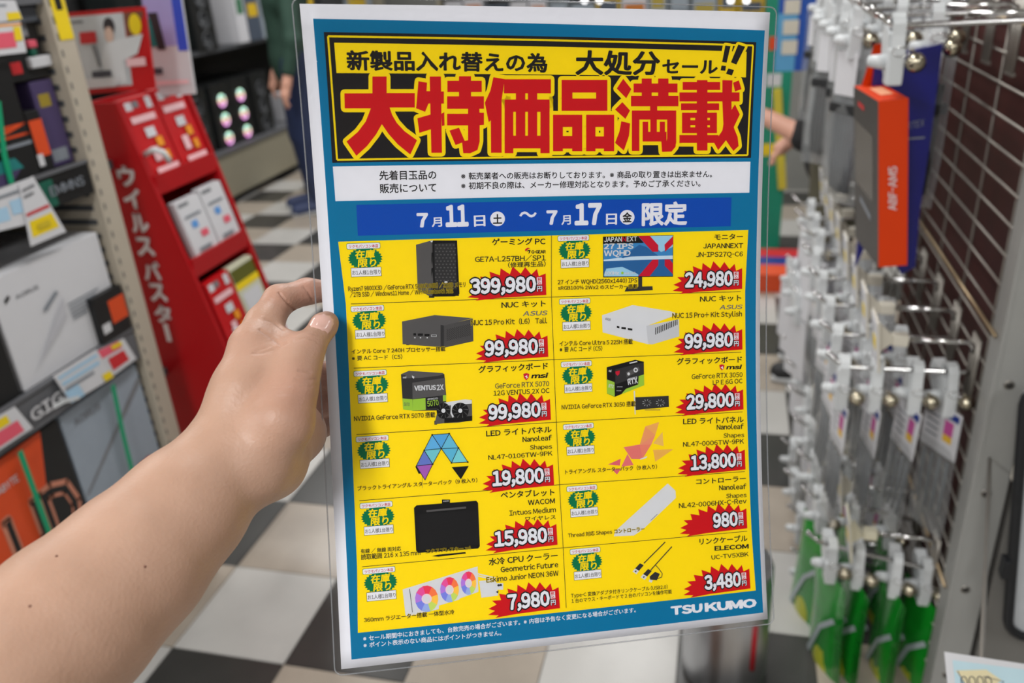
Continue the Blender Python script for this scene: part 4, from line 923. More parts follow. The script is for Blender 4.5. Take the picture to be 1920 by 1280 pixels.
for x0, y0, x1, y1, a, b, c_, d in ((218, 618, 572, 858, 302, 716, 485, 762), (152, 888, 378, 1170, 228, 982, 300, 1052), (408, 888, 625, 1170, 480, 982, 545, 1055)):
    hr(c2, x0, y0, x1, b); hr(c2, x0, d, x1, y1-(20 if y1 > 1000 else 0)); hr(c2, x0, b-2, a, d+2); hr(c2, c_, b-2, x1, d+2)
    if y1 > 1000: hr(c2, x0, y1-22, a, y1); hr(c2, c_, y1-22, x1, y1)
hp(c2, (695, 610), (758, 690), (718, 760), (645, 685)); hp(c2, (688, 790), (748, 855), (712, 920), (632, 848)); hp(c2, (680, 938), (748, 955), (740, 1050), (700, 1165), (632, 1105), (665, 1020))
for r_ in ((775, 646, 1115, 716), (838, 608, 915, 746), (965, 608, 1045, 746), (755, 742, 1122, 822), (903, 820, 958, 858), (762, 855, 1105, 925), (762, 920, 820, 1168), (1035, 920, 1105, 1110), (845, 942, 888, 1095), (845, 1020, 1030, 1095), (905, 920, 955, 1024), (978, 942, 1018, 1040)): hr(c2, *r_)
hp(c2, (990, 1093), (1030, 1093), (1036, 1060), (1105, 1060), (1100, 1135), (1070, 1172), (995, 1175))
for r_ in ((1155, 634, 1445, 696), (1265, 620, 1347, 1165), (1130, 715, 1595, 785), (1142, 800, 1437, 852), (1150, 872, 1420, 912), (1150, 930, 1420, 968), (1150, 985, 1420, 1030), (1150, 905, 1215, 990), (1252, 905, 1330, 990), (1366, 905, 1420, 990), (1130, 1045, 1432, 1106)): hr(c2, *r_)
hp(c2, (1462, 620), (1540, 622), (1533, 785), (1533, 850), (1560, 808), (1597, 885), (1550, 985), (1580, 1060), (1588, 1130), (1548, 1168), (1520, 1130), (1490, 1085), (1430, 1162), (1398, 1105), (1462, 1010), (1470, 960), (1462, 785)); hp(c2, (1545, 640), (1590, 622), (1610, 690), (1560, 708))
for q in JOB: p.outline(q, 2.35, pY, 4)
for q in JOB: p.raw(q, [tuple(range(len(q)))], pR, 5)
p.text('新製品入れ替えの為', *c1((415, 528), (1965, 545)), 34, pK, 5, .04)
p.text('大処分', *c2((325, 560), (978, 562)), 42, pK, 5, .04, halo=pY, hoff=.085); p.text('セール', *c2((995, 562), (1425, 565)), 27, pK, 5, .04)
ex_ = [((1485, 352), (1525, 358), (1495, 485), (1460, 480)), ((1455, 508), (1490, 510), (1485, 548), (1448, 545)), ((1585, 345), (1638, 362), (1570, 500), (1528, 482)), ((1508, 530), (1552, 542), (1535, 585), (1490, 570))]
for e_ in ex_: q = UV(c2(*e_)); p.outline(q, 1.7, pY, 5); p.raw(q, [(0, 1, 2, 3)], pK, 6)
p.build('headline_banner', poster, 'black and yellow banner with heavy red headline')
p = Print(); p.poly([(624, 312), (1407, 303), (1405, 361), (629, 377)], pW, 2)
for t_, a, b, h in (('先着目玉品の', (258, 106), (505, 103), 38), ('販売について', (260, 163), (505, 158), 38), ('※転売業者への販売はお断りしております。※商品の取り置きは出来ません。', (612, 105), (1700, 96), 29), ('※初期不良の際は、メーカー修理対応となります。予めご了承ください。', (612, 147), (1650, 136), 29)):
    q = cC(a, b); p.text(t_, q[0], q[1], h/2.3133, pK, 3, .02 if h > 30 else .01)
p.build('notice_box', poster, 'white notice box with small black text')
p = Print(); p.poly([(668, 384), (1371.6, 370), (1370, 424), (671, 442)], pB, 2)
for t_, a, b, h, of in (('7', (420, 312), (470, 311), 55, .06), ('月', (485, 309), (530, 307), 40, .03), ('11', (545, 308), (645, 305), 84, .06), ('日', (668, 307), (718, 305), 48, .03), ('〜', (865, 292), (940, 290), 75, .03), ('7', (982, 300), (1030, 299), 55, .06), ('月', (1047, 300), (1088, 298), 40, .03), ('17', (1104, 301), (1222, 298), 84, .06), ('日', (1240, 299), (1288, 298), 48, .03), ('限定', (1395, 298), (1592, 293), 92, .045)):
    q = cC(a, b); p.text(t_, q[0], q[1], h/2.3133, pW, 3, of)
for t_, cx, cy_ in (('土', 770, 278), ('金', 1332, 271)):
    p.poly(cC(*[(cx+32*math.cos(k*math.pi/12), cy_+32*math.sin(k*math.pi/12)) for k in range(24)]), pW, 3); q = cC((cx-20, cy_+19), (cx+20, cy_+18)); p.text(t_, q[0], q[1], 40/2.3133, pK, 4, .035)
p.build('date_band', poster, 'blue band with white dates')
# ---- the twelve offers
TLc, TRc = (634, 453), (1403, 431); DT, DB = (1034, 441), (1061, 1139)
Lr = [(634, 453), (648.5, 570), (654, 690.5), (659, 815), (664.5, 939), (669.5, 1063), (671, 1186)]
Cl = [(1034, 441.5), (1034, 556.6), (1038.5, 674), (1043, 791.2), (1049, 908.4), (1056, 1026.6), (1062, 1146.2)]
Rr = [(1403, 431), (1397, 546.2), (1398, 659.4), (1400.5, 771.3), (1404.5, 883), (1409, 994.7), (1417, 1106.5)]
uL, uC, uR = UV(Lr), UV(Cl), UV(Rr)
badge_at = [[(650, 457), (658, 574.5), (663.5, 696), (667.4, 819), (675, 943.7), (680, 1066.8)], [(1046, 442.4), (1048.8, 561), (1052, 678.8), (1056, 796), (1062.6, 912.4), (1068.8, 1030)]]
burst_at = [[(1024.3, 552.7), (1028, 668.5), (1033, 786.7), (1039, 909.3), (1045.4, 1021), (1050, 1139.7)], [(1391.5, 541.3), (1392, 655), (1394, 767.3), (1397.7, 879.8), (1401, 990), (1407, 1102.7)]]
price = [['399,980', '99,980', '99,980', '19,800', '15,980', '7,980'], ['24,980', '99,980', '29,800', '13,800', '980', '3,480']]
pwid = [[131, 107, 106, 105, 108, 86], [101, 103, 102, 98, 54, 80]]
BU = [(0, 0), (-2, -190), (-60, -168), (-74, -232), (-122, -185), (-172, -252), (-210, -195), (-275, -262), (-300, -195), (-375, -250), (-382, -188), (-468, -225), (-458, -165), (-545, -185), (-530, -128), (-612, -130), (-572, -92), (-648, -62), (-590, -38), (-655, -8), (-560, 5), (-590, 24), (-400, 10)]
OFF = [[[] for _ in range(6)] for _ in range(2)]
def off(c, r, f, t_, a, b, h, of=.012, m=None, halo=False, sh=0.): OFF[c][r].append((f, t_, a, b, h, of, m or pK, halo, sh))
off(0, 0, D_, 'ゲーミング PC', (1350, 128), (1798, 122), 54, .03); off(0, 0, D_, 'G-GEAR', (1680, 200), (1800, 198), 24, .06)
off(0, 0, D_, 'GE7A‐L257BH／SP1', (1208, 272), (1800, 258), 42, .012); off(0, 0, D_, '（修理再生品）', (1485, 316), (1800, 305), 42, .015)
off(0, 0, D_, 'Ryzen7 9800X3D /GeForce RTX 5080(16GB) /32GB メモリ', (147, 515), (1128, 478), 36, .01, None, True); off(0, 0, D_, '/2TB SSD / Windows11 Home / WiFi+Bluetooth 対応', (160, 565), (1027, 530), 36, .01, None, True)
off(0, 1, D_, 'NUC キット', (1430, 655), (1800, 640), 52, .025); off(0, 1, D_, 'ASUS', (1608, 722), (1810, 716), 36, .03, pGy, False, .25); off(0, 1, D_, 'NUC 15 Pro Kit（L6） Tall', (1175, 802), (1812, 783), 42, .012, None, True)
off(0, 1, D_, 'インテル Core 7 240H プロセッサー搭載', (175, 1038), (960, 1014), 38, .02, None, True); off(0, 1, D_, '※要 AC コード（C5）', (178, 1095), (600, 1080), 38, .02)
off(0, 2, E__, 'グラフィックボード', (1210, 165), (1778, 134), 54, .03); off(0, 2, E__, 'msi', (1640, 212), (1772, 206), 34, .06, None, False, .3); off(0, 2, E__, 'GeForce RTX 5070', (1345, 297), (1788, 276), 40, .005, pDg); off(0, 2, E__, '12G VENTUS 2X OC', (1332, 355), (1790, 332), 38, .012)
off(0, 2, E__, 'NVIDIA GeForce RTX 5070 搭載', (192, 562), (855, 528), 36, .015, None, True)
off(0, 3, E__, 'LED ライトパネル', (1272, 688), (1808, 652), 52, .03); off(0, 3, E__, 'Nanoleaf', (1570, 733), (1810, 718), 38, .035); off(0, 3, E__, 'Shapes', (1630, 796), (1812, 788), 34, .012); off(0, 3, E__, 'NL47‐0106TW‐9PK', (1290, 880), (1815, 844), 36, .012)
off(0, 3, E__, 'ブラックトライアングル スターターパック（9 枚入り）', (220, 1130), (1200, 1060), 36, .015, None, True)
off(0, 4, F__, 'ペンタブレット', (1093, 122), (1462, 100), 45, .03); off(0, 4, F__, 'WACOM', (1280, 170), (1465, 157), 33, .03); off(0, 4, F__, 'Intuos Medium', (1153, 242), (1472, 217), 33, .012); off(0, 4, F__, 'ワイヤレス', (1262, 277), (1470, 264), 30, .015)
off(0, 4, F__, '有線 / 無線 両対応', (133, 500), (410, 480), 30, .015); off(0, 4, F__, '読取範囲 216 x 135 mm', (135, 543), (543, 510), 30, .015); off(0, 4, F__, 'エクスプレスキー x4', (580, 500), (888, 474), 28, .01, pK, True)
off(0, 5, F__, '水冷 CPU クーラー', (1012, 580), (1485, 534), 46, .03); off(0, 5, F__, 'Geometric Future', (1093, 630), (1488, 594), 34, .03); off(0, 5, F__, 'Eskimo Junior NEON 36W', (995, 700), (1490, 652), 34, .012, None, True); off(0, 5, F__, '360mm ラジエーター搭載 一体型水冷', (155, 972), (775, 915), 32, .015, None, True)
off(1, 0, G__, 'モニター', (1448, 135), (1698, 130), 50, .03); off(1, 0, G__, 'JAPANNEXT', (1350, 212), (1700, 208), 40, .03); off(1, 0, G__, 'JN‐IPS27Q‐C6', (1288, 288), (1698, 282), 40, .012); off(1, 0, G__, '27 インチ WQHD(2560x1440) IPS', (72, 528), (770, 510), 36, .012, None, True); off(1, 0, G__, 'sRGB100% 2Wx2 のスピーカー搭載', (75, 576), (772, 560), 36, .012, None, True)
off(1, 1, G__, 'NUC キット', (1322, 680), (1685, 668), 52, .025); off(1, 1, G__, 'ASUS', (1492, 748), (1690, 744), 36, .03, pGy, False, .25); off(1, 1, G__, 'NUC 15 Pro+ Kit Stylish', (1078, 824), (1690, 808), 42, .012, None, True); off(1, 1, G__, 'インテル Core Ultra 5 225H 搭載', (88, 1067), (730, 1048), 36, .02, None, True); off(1, 1, G__, '※要 AC コード (C5)', (90, 1120), (465, 1108), 36, .02)
off(1, 2, H__, 'グラフィックボード', (1098, 108), (1685, 88), 56, .03); off(1, 2, H__, 'msi', (1542, 153), (1676, 150), 34, .06, None, False, .3); off(1, 2, H__, 'GeForce RTX 3050', (1232, 242), (1690, 222), 42, .01); off(1, 2, H__, 'LP E 6G OC', (1422, 294), (1690, 278), 40, .01); off(1, 2, H__, 'NVIDIA GeForce RTX 3050 搭載', (62, 514), (725, 482), 38, .015, None, True)
off(1, 3, H__, 'LED ライトパネル', (1155, 648), (1700, 628), 56, .03); off(1, 3, H__, 'Nanoleaf', (1457, 696), (1700, 688), 42, .035); off(1, 3, H__, 'Shapes', (1518, 768), (1705, 762), 36, .012); off(1, 3, H__, 'NL47‐0006TW‐9PK', (1155, 850), (1703, 820), 40, .012); off(1, 3, H__, 'トライアングル スターターパック（9 枚入り）', (95, 1095), (920, 1045), 40, .015, None, True)
off(1, 4, I__, 'コントローラー', (1170, 120), (1582, 92), 46, .03); off(1, 4, I__, 'Nanoleaf', (1360, 170), (1585, 158), 38, .035); off(1, 4, I__, 'Shapes', (1418, 236), (1587, 226), 34, .012); off(1, 4, I__, 'NL42‐0006HX‐C‐Rev', (1028, 318), (1588, 277), 38, .012); off(1, 4, I__, 'Thread 対応 Shapes コントローラー', (110, 560), (742, 504), 36, .015, None, True)
off(1, 5, I__, 'リンクケーブル', (1198, 618), (1595, 588), 50, .03); off(1, 5, I__, 'ELECOM', (1322, 669), (1605, 650), 34, .05); off(1, 5, I__, 'UC‐TV5XBK', (1297, 744), (1605, 715), 34, .01); off(1, 5, I__, 'Type-C 変換アダプタ付きリンクケーブル (USB2.0)', (135, 1057), (935, 982), 34, .012); off(1, 5, I__, '1 台のマウス・キーボードで 2 台のパソコンを操作可能', (140, 1102), (970, 1022), 34, .012)
def pic(c, r, P):
    """the small printed product picture of an offer"""
    X = lambda m, ly, *pts: P.poly(f(*pts), m, ly)
    R = lambda m, ly, x0, y0, x1, y1: X(m, ly, (x0, y0), (x1, y0), (x1, y1), (x0, y1))
    C = lambda m, ly, cx, cy_, rx, ry, n=20: X(m, ly, *[(cx+rx*math.cos(2*math.pi*k/n), cy_+ry*math.sin(2*math.pi*k/n)) for k in range(n)])
    dark = pm_('pic_dark', (48, 47, 48)); mid = pm_('pic_mid', (84, 82, 82)); blk = pm_('pic_black', (20, 19, 20)); lime = pm_('pic_lime', (150, 190, 60)); wt = pm_('pic_white', (206, 207, 210))
    if (c, r) == (0, 0):
        f = D_; X(mid, 3, (714, 128), (850, 90), (862, 560), (830, 560), (728, 505)); X(blk, 3, (845, 92), (1058, 92), (1078, 540), (1040, 560), (862, 562), (840, 560)); X(dark, 4, (868, 120), (1042, 112), (1058, 500), (872, 505))
        for i in range(14):
            for j in range(6): x = 880+30*j+(i % 2)*12; y = 130+27*i; X(mid, 5, (x, y-7), (x+9, y), (x, y+7), (x-9, y))
        X(wt, 4, (830, 95), (858, 92), (848, 110)); C(wt, 5, 965, 440, 14, 8); R(blk, 3, 822, 555, 868, 572); R(blk, 3, 1040, 545, 1074, 556)
    if (c, r) == (0, 1):
        f = D_; X(mid, 3, (597, 770), (870, 716), (1190, 742), (950, 805)); X(mid, 3, (597, 770), (925, 800), (925, 985), (602, 960)); X(dark, 4, (920, 798), (948, 803), (948, 990), (920, 985)); X(pm_('pic_mid2', (74, 72, 72)), 3, (948, 803), (1190, 745), (1195, 935), (948, 990))
        for i in range(11):
            for j in range(13): x = 975+15.5*j+(i % 2)*6; y = 838+9*i-(x-975)*.23; X(blk, 4, (x, y-3.5), (x+4.5, y), (x, y+3.5), (x-4.5, y))
        for x0, x1 in ((692, 715), (730, 772), (785, 828)): R(blk, 4, x0, 868+(x0-690)*.06, x1, 888+(x0-690)*.06)
        R(wt, 5, 842, 880, 886, 898); R(mid, 6, 845, 883, 883, 895)
        for x in (705, 752, 808): C(wt, 4, x, 906, 6, 5, 8)
        R(blk, 3, 632, 958, 660, 968)
    if (c, r) == (0, 2):
        f = E__; X(mid, 3, (575, 180), (640, 152), (920, 170), (930, 200), (590, 215)); X(dark, 3, (575, 182), (660, 160), (672, 478), (592, 465)); X(dark, 3, (655, 158), (930, 178), (945, 350), (945, 475), (668, 480)); X(mid, 4, (668, 250), (935, 210), (940, 350), (670, 382))
        X(lime, 4, (588, 378), (670, 385), (672, 478), (592, 468)); X(lime, 4, (672, 385), (775, 375), (778, 470), (672, 478)); X(blk, 4, (782, 372), (885, 362), (885, 455), (786, 462)); X(lime, 4, (918, 352), (945, 350), (945, 400), (920, 402))
        P.text('VENTUS', *f((685, 312), (862, 306)), 8.2, wt, 5, .06); P.text('2X', *f((868, 310), (925, 306)), 9.5, wt, 5, .04); P.text('5070', *f((792, 444), (885, 432)), 10, lime, 5, .02); P.text('GEFORCE RTX', *f((792, 392), (880, 384)), 3, wt, 5, .03); P.text('5070', *f((598, 438), (645, 440)), 6, mid, 5, .02); P.text('msi', *f((592, 215), (620, 212)), 3.5, wt, 5, .05); X(wt, 5, (665, 190), (685, 200), (680, 218), (668, 208))
        X(mid, 6, (885, 425), (1155, 388), (1158, 555), (1050, 575), (925, 580), (848, 590), (870, 500)); X(wt, 7, (905, 415), (1100, 385), (1155, 392), (1155, 420), (905, 440)); X(wt, 7, (985, 430), (1010, 425), (1015, 500), (1000, 540), (980, 500)); X(blk, 7, (930, 540), (1158, 520), (1158, 560), (930, 580)); R(blk, 6, 848, 560, 870, 592)
        for cx, rx in ((922, 56), (1060, 70)):
            C(blk, 8, cx, 478, rx, 66); 
            for k in range(9): a = k*2*math.pi/9; X(mid, 9, (cx+.3*rx*math.cos(a), 478+20*math.sin(a)), (cx+.92*rx*math.cos(a+.5), 478+60*math.sin(a+.5)), (cx+.92*rx*math.cos(a+.62), 478+60*math.sin(a+.62)))
            C(wt, 10, cx, 478, 17, 18, 12)
    if (c, r) == (0, 3):
        f = E__; cols = [(84, 160, 210), (95, 170, 215), (100, 178, 205), (90, 175, 205), (118, 198, 205), (110, 190, 200), (100, 120, 190), (120, 105, 190), (160, 90, 175)]
        tris = [((830, 675), (970, 665), (905, 788)), ((830, 675), (905, 788), (765, 802)), ((970, 665), (1045, 782), (905, 788)), ((905, 788), (1045, 782), (988, 905)), ((1045, 782), (1122, 898), (988, 905)), ((765, 802), (905, 788), (835, 915)), ((765, 802), (835, 915), (700, 930)), ((700, 930), (835, 915), (772, 1045)), ((700, 930), (835, 915), (772, 1045))]
        X(blk, 3, (692, 935), (705, 928), (740, 990), (720, 995))
        for k, t_ in enumerate(tris[:8]): X(pm_('panel%d' % k, cols[k] if k < 7 else cols[8]), 4, *t_); P.outline(UV(f(*t_)), .22, dark, 5)
        X(blk, 4, (990, 940), (1130, 930), (1065, 1040)); P.line(f((748, 1000))[0], f((750, 1110))[0], .2, mid, 3, 3)
        for x, y in ((830, 675), (970, 665), (905, 788), (1045, 782), (765, 802), (835, 915), (988, 905), (1122, 898)): R(blk, 6, x-6, y-6, x+6, y+6)
    if (c, r) == (0, 4):
        f = F__; X(blk, 3, (515, 172), (925, 140), (938, 155), (950, 452), (938, 468), (530, 498), (513, 482), (498, 190)); R(blk, 3, 690, 132, 745, 160); X(mid, 4, (583, 205), (855, 180), (855, 194), (585, 218)); P.text('wacom', *f((698, 148), (738, 146)), 3, wt, 4, .02)
        X(pm_('pic_black2', (27, 26, 27)), 4, (522, 235), (935, 205), (945, 440), (535, 475)); X(blk, 3, (620, 520), (660, 510), (850, 492), (855, 502), (665, 524))
    if (c, r) == (0, 5):
        f = F__; X(pLg, 3, (420, 748), (935, 590), (940, 765), (455, 935), (440, 925)); X(wt, 4, (480, 730), (932, 598), (938, 765), (500, 905)); P.line(f((468, 745))[0], f((488, 905))[0], .4, mid, 5, 4)
        hues = [(225, 60, 90), (235, 120, 70), (240, 190, 70), (190, 210, 100), (150, 170, 220), (120, 130, 215), (175, 120, 210), (220, 80, 150)]
        for cx, cy_, rx, ry in ((585, 812, 84, 96), (742, 750, 68, 92), (872, 705, 56, 85)):
            X(wt, 5, (cx-rx, cy_-ry+25), (cx+rx, cy_-ry-20), (cx+rx, cy_+ry-25), (cx-rx, cy_+ry+15))
            for k in range(16):
                a0 = k*math.pi/8-1.9; a1 = a0+math.pi/8; X(pm_('hue%d' % (k//2), hues[k//2]), 6, (cx, cy_), (cx+rx*.95*math.cos(a0), cy_+ry*.95*math.sin(a0)), (cx+rx*.95*math.cos(a1), cy_+ry*.95*math.sin(a1)))
            C(pm_('hub_pink', (225, 200, 210)), 7, cx, cy_, rx*.42, ry*.36); C(wt, 8, cx, cy_, rx*.3, ry*.27)
        for dy in (0, 14): P.line(f((930, 640+dy))[0], f((1060, 670+dy))[0], .8, pLg, 4, 4)
        X(pLg, 4, (945, 690), (1060, 680), (1075, 790), (960, 805)); X(wt, 5, (955, 700), (1045, 692), (1050, 785), (965, 795)); R(pLg, 4, 1060, 705, 1110, 750); C(dark, 6, 1078, 720, 9, 8, 10); C(dark, 6, 1093, 718, 9, 8, 10); X(dark, 6, (1058, 765), (1078, 755), (1075, 775))
    if (c, r) == (1, 0):
        f = G__; X(blk, 3, (470, 110), (1088, 96), (1086, 462), (472, 468)); X(pm_('sky_a', (60, 130, 185)), 4, (474, 114), (1084, 100), (1083, 455), (476, 460)); X(pm_('sky_b', (150, 195, 220)), 5, (880, 104), (1084, 100), (1084, 200), (980, 245), (905, 180)); X(pm_('lake', (40, 95, 150)), 5, (475, 320), (1083, 300), (1083, 455), (476, 460)); X(pm_('mist', (190, 210, 225)), 6, (475, 312), (700, 285), (1083, 275), (1083, 305), (475, 325))
        X(pm_('lake', (40, 95, 150)), 6, (620, 300), (790, 180), (850, 200), (960, 280)); X(pm_('sky_b', (150, 195, 220)), 6, (480, 440), (500, 390), (640, 375), (780, 440), (780, 458), (480, 459))
        X(blk, 7, (472, 110), (775, 104), (830, 165), (473, 172)); X(wt, 7, (950, 103), (1015, 101), (1012, 245), (1083, 246), (1083, 272), (1012, 310), (1010, 455), (955, 456), (955, 310), (900, 280), (955, 245)) if False else None
        X(pC, 8, (778, 104), (880, 102), (955, 185), (955, 242), (905, 242)); X(pC, 8, (1085, 105), (1085, 175), (1015, 242), (1010, 180)); X(pC, 8, (905, 312), (955, 310), (955, 360), (880, 456), (780, 458)); X(pC, 8, (1012, 310), (1055, 310), (1084, 345), (1084, 440), (1012, 365))
        P.text('JAPAN', *f((480, 155), (635, 152)), 8.5, wt, 9, .03); P.text('N', *f((640, 152), (672, 151)), 8.5, pC, 9, .03); P.text('EXT', *f((678, 151), (770, 148)), 8.5, wt, 9, .03); P.text('27 IPS', *f((476, 218), (738, 214)), 9.5, wt, 9, .05); P.text('WQHD', *f((478, 280), (712, 276)), 10, wt, 9, .04); P.text('100Hz', *f((482, 446), (612, 443)), 6, wt, 9, .05); P.text('sRGB 100%', *f((655, 442), (758, 438)), 4, wt, 9, .03); C(lime, 9, 640, 428, 12, 12, 8)
        X(dark, 3, (780, 462), (815, 462), (815, 550), (780, 552)); X(dark, 3, (680, 552), (905, 545), (908, 580), (660, 592))
    if (c, r) == (1, 1):
        f = G__; X(wt, 3, (462, 800), (730, 710), (1065, 765), (1135, 790), (850, 895)); X(pLg, 3, (462, 800), (850, 890), (870, 1055), (468, 950)); X(pm_('pic_pale', (190, 191, 195)), 3, (850, 892), (1138, 835), (1140, 985), (905, 1055), (868, 1053))
        for i in range(13): x = 930+15.6*i; X(blk, 4, (x, 908-i*6), (x+7, 907-i*6), (x+7, 968-i*7), (x, 970-i*7))
        for x0, x1, y in ((592, 615, 893), (632, 672, 902), (688, 728, 912)): X(blk, 4, (x0, y), (x1, y+4), (x1, y+22), (x0, y+17))
        P.text('ASUS', *f((488, 838), (535, 850)), 4, mid, 4, .04)
    if (c, r) == (1, 2):
        f = H__; X(blk, 3, (468, 135), (725, 68), (802, 85), (805, 295), (540, 402), (470, 372)); X(dark, 4, (545, 155), (800, 90), (803, 200), (545, 290)); X(lime, 4, (470, 245), (538, 270), (540, 400), (470, 370)); X(lime, 4, (640, 330), (805, 270), (805, 297), (600, 378)); X(lime, 5, (755, 215), (803, 200), (804, 290), (750, 310))
        P.text('RTX', *f((660, 292), (748, 275)), 9.5, wt, 6, .06); P.text('RTX', *f((482, 315), (528, 325)), 6, wt, 6, .04); P.text('GEFORCE', *f((662, 250), (745, 232)), 3, wt, 6, .04); P.text('msi', *f((485, 175), (508, 178)), 4, wt, 6, .05)
        X(pC, 5, (545, 175), (585, 165), (582, 195), (565, 212), (550, 198)); X(mid, 5, (640, 180), (755, 130), (765, 165), (650, 225)); C(wt, 6, 665, 195, 12, 14, 12); C(wt, 6, 728, 160, 20, 22, 14); C(mid, 7, 728, 160, 10, 11, 12); R(wt, 5, 560, 310, 610, 313); R(wt, 5, 555, 345, 600, 348); X(wt, 5, (670, 95), (740, 78), (745, 88), (675, 105))
        X(dark, 5, (725, 405), (1025, 392), (1028, 492), (728, 520)); X(wt, 5, (710, 350), (722, 345), (728, 560), (720, 560)); R(pm_('pic_tan', (150, 120, 70)), 5, 810, 515, 950, 522)
        for cx in (828, 950):
            for k in range(9): a = k*.7; X(wt, 6, (cx+14*math.cos(a), 455+14*math.sin(a)), (cx+40*math.cos(a), 455+32*math.sin(a)), (cx+40*math.cos(a+.12), 455+32*math.sin(a+.12)))
    if (c, r) == (1, 3):
        f = H__; cc = [(225, 165, 90), (222, 150, 100), (222, 140, 110), (220, 125, 105), (215, 115, 110), (222, 180, 95), (222, 170, 80), (210, 95, 110), (215, 110, 115)]
        for k, t_ in enumerate([((940, 628), (905, 745), (815, 668)), ((815, 668), (905, 745), (765, 835)), ((905, 745), (870, 830), (765, 835)), ((765, 835), (870, 828), (790, 960)), ((620, 855), (765, 830), (790, 960), (690, 960)), ((970, 718), (980, 845), (885, 820)), ((885, 878), (1068, 872), (905, 985)), ((595, 958), (585, 1020), (480, 1010)), ((655, 915), (710, 1015), (600, 1030))]): X(pm_('coral%d' % k, cc[k]), 3, *t_)
        X(pm_('coral7', cc[7]), 3, (510, 1050), (600, 1045), (560, 1100)); X(pLg, 4, (765, 960), (830, 935), (828, 950), (770, 968))
    if (c, r) == (1, 4):
        f = I__; X(wt, 3, (935, 115), (1000, 175), (1002, 225), (985, 250), (740, 480), (655, 545), (490, 552), (500, 510)); X(pLg, 4, (985, 250), (1002, 215), (1002, 235), (745, 480), (700, 515), (655, 545), (640, 540)); P.line(f((795, 420))[0], f((850, 368))[0], .35, mid, 5, 3)
    if (c, r) == (1, 5):
        f = I__
        for a, b in (((915, 598), (738, 775)), ((970, 637), (795, 830))): P.line(f(a)[0], f(b)[0], .75, dark, 4, 5)
        pts = [(835, 790), (862, 820), (890, 860), (885, 890), (850, 902)]
        for a, b in zip(pts, pts[1:]): P.line(f(a)[0], f(b)[0], .5, dark, 4, 2)
        for a, b in (((715, 775), (648, 850)), ((782, 822), (715, 895))):
            (x0, y0), (x1, y1) = a, b; X(dark, 5, (x0-10, y0), (x0+22, y0+15), (x0-18, y0+62), (x0-50, y0+42)); X(wt, 5, (x0-50, y0+42), (x0-18, y0+62), (x0-38, y0+90), (x0-72, y0+68)); X(dark, 6, (x0-45, y0+58), (x0-36, y0+63), (x0-45, y0+74), (x0-54, y0+68))
        X(dark, 5, (830, 845), (870, 862), (845, 915), (790, 910), (785, 885)); X(wt, 5, (785, 905), (812, 915), (800, 935), (778, 925))
desc = [['tower computer', 'dark mini computer', 'graphics card box', 'blue light panels', 'pen tablet', 'liquid cooler'], ['monitor', 'white mini computer', 'smaller graphics card box', 'orange light panels', 'white controller', 'link cable']]
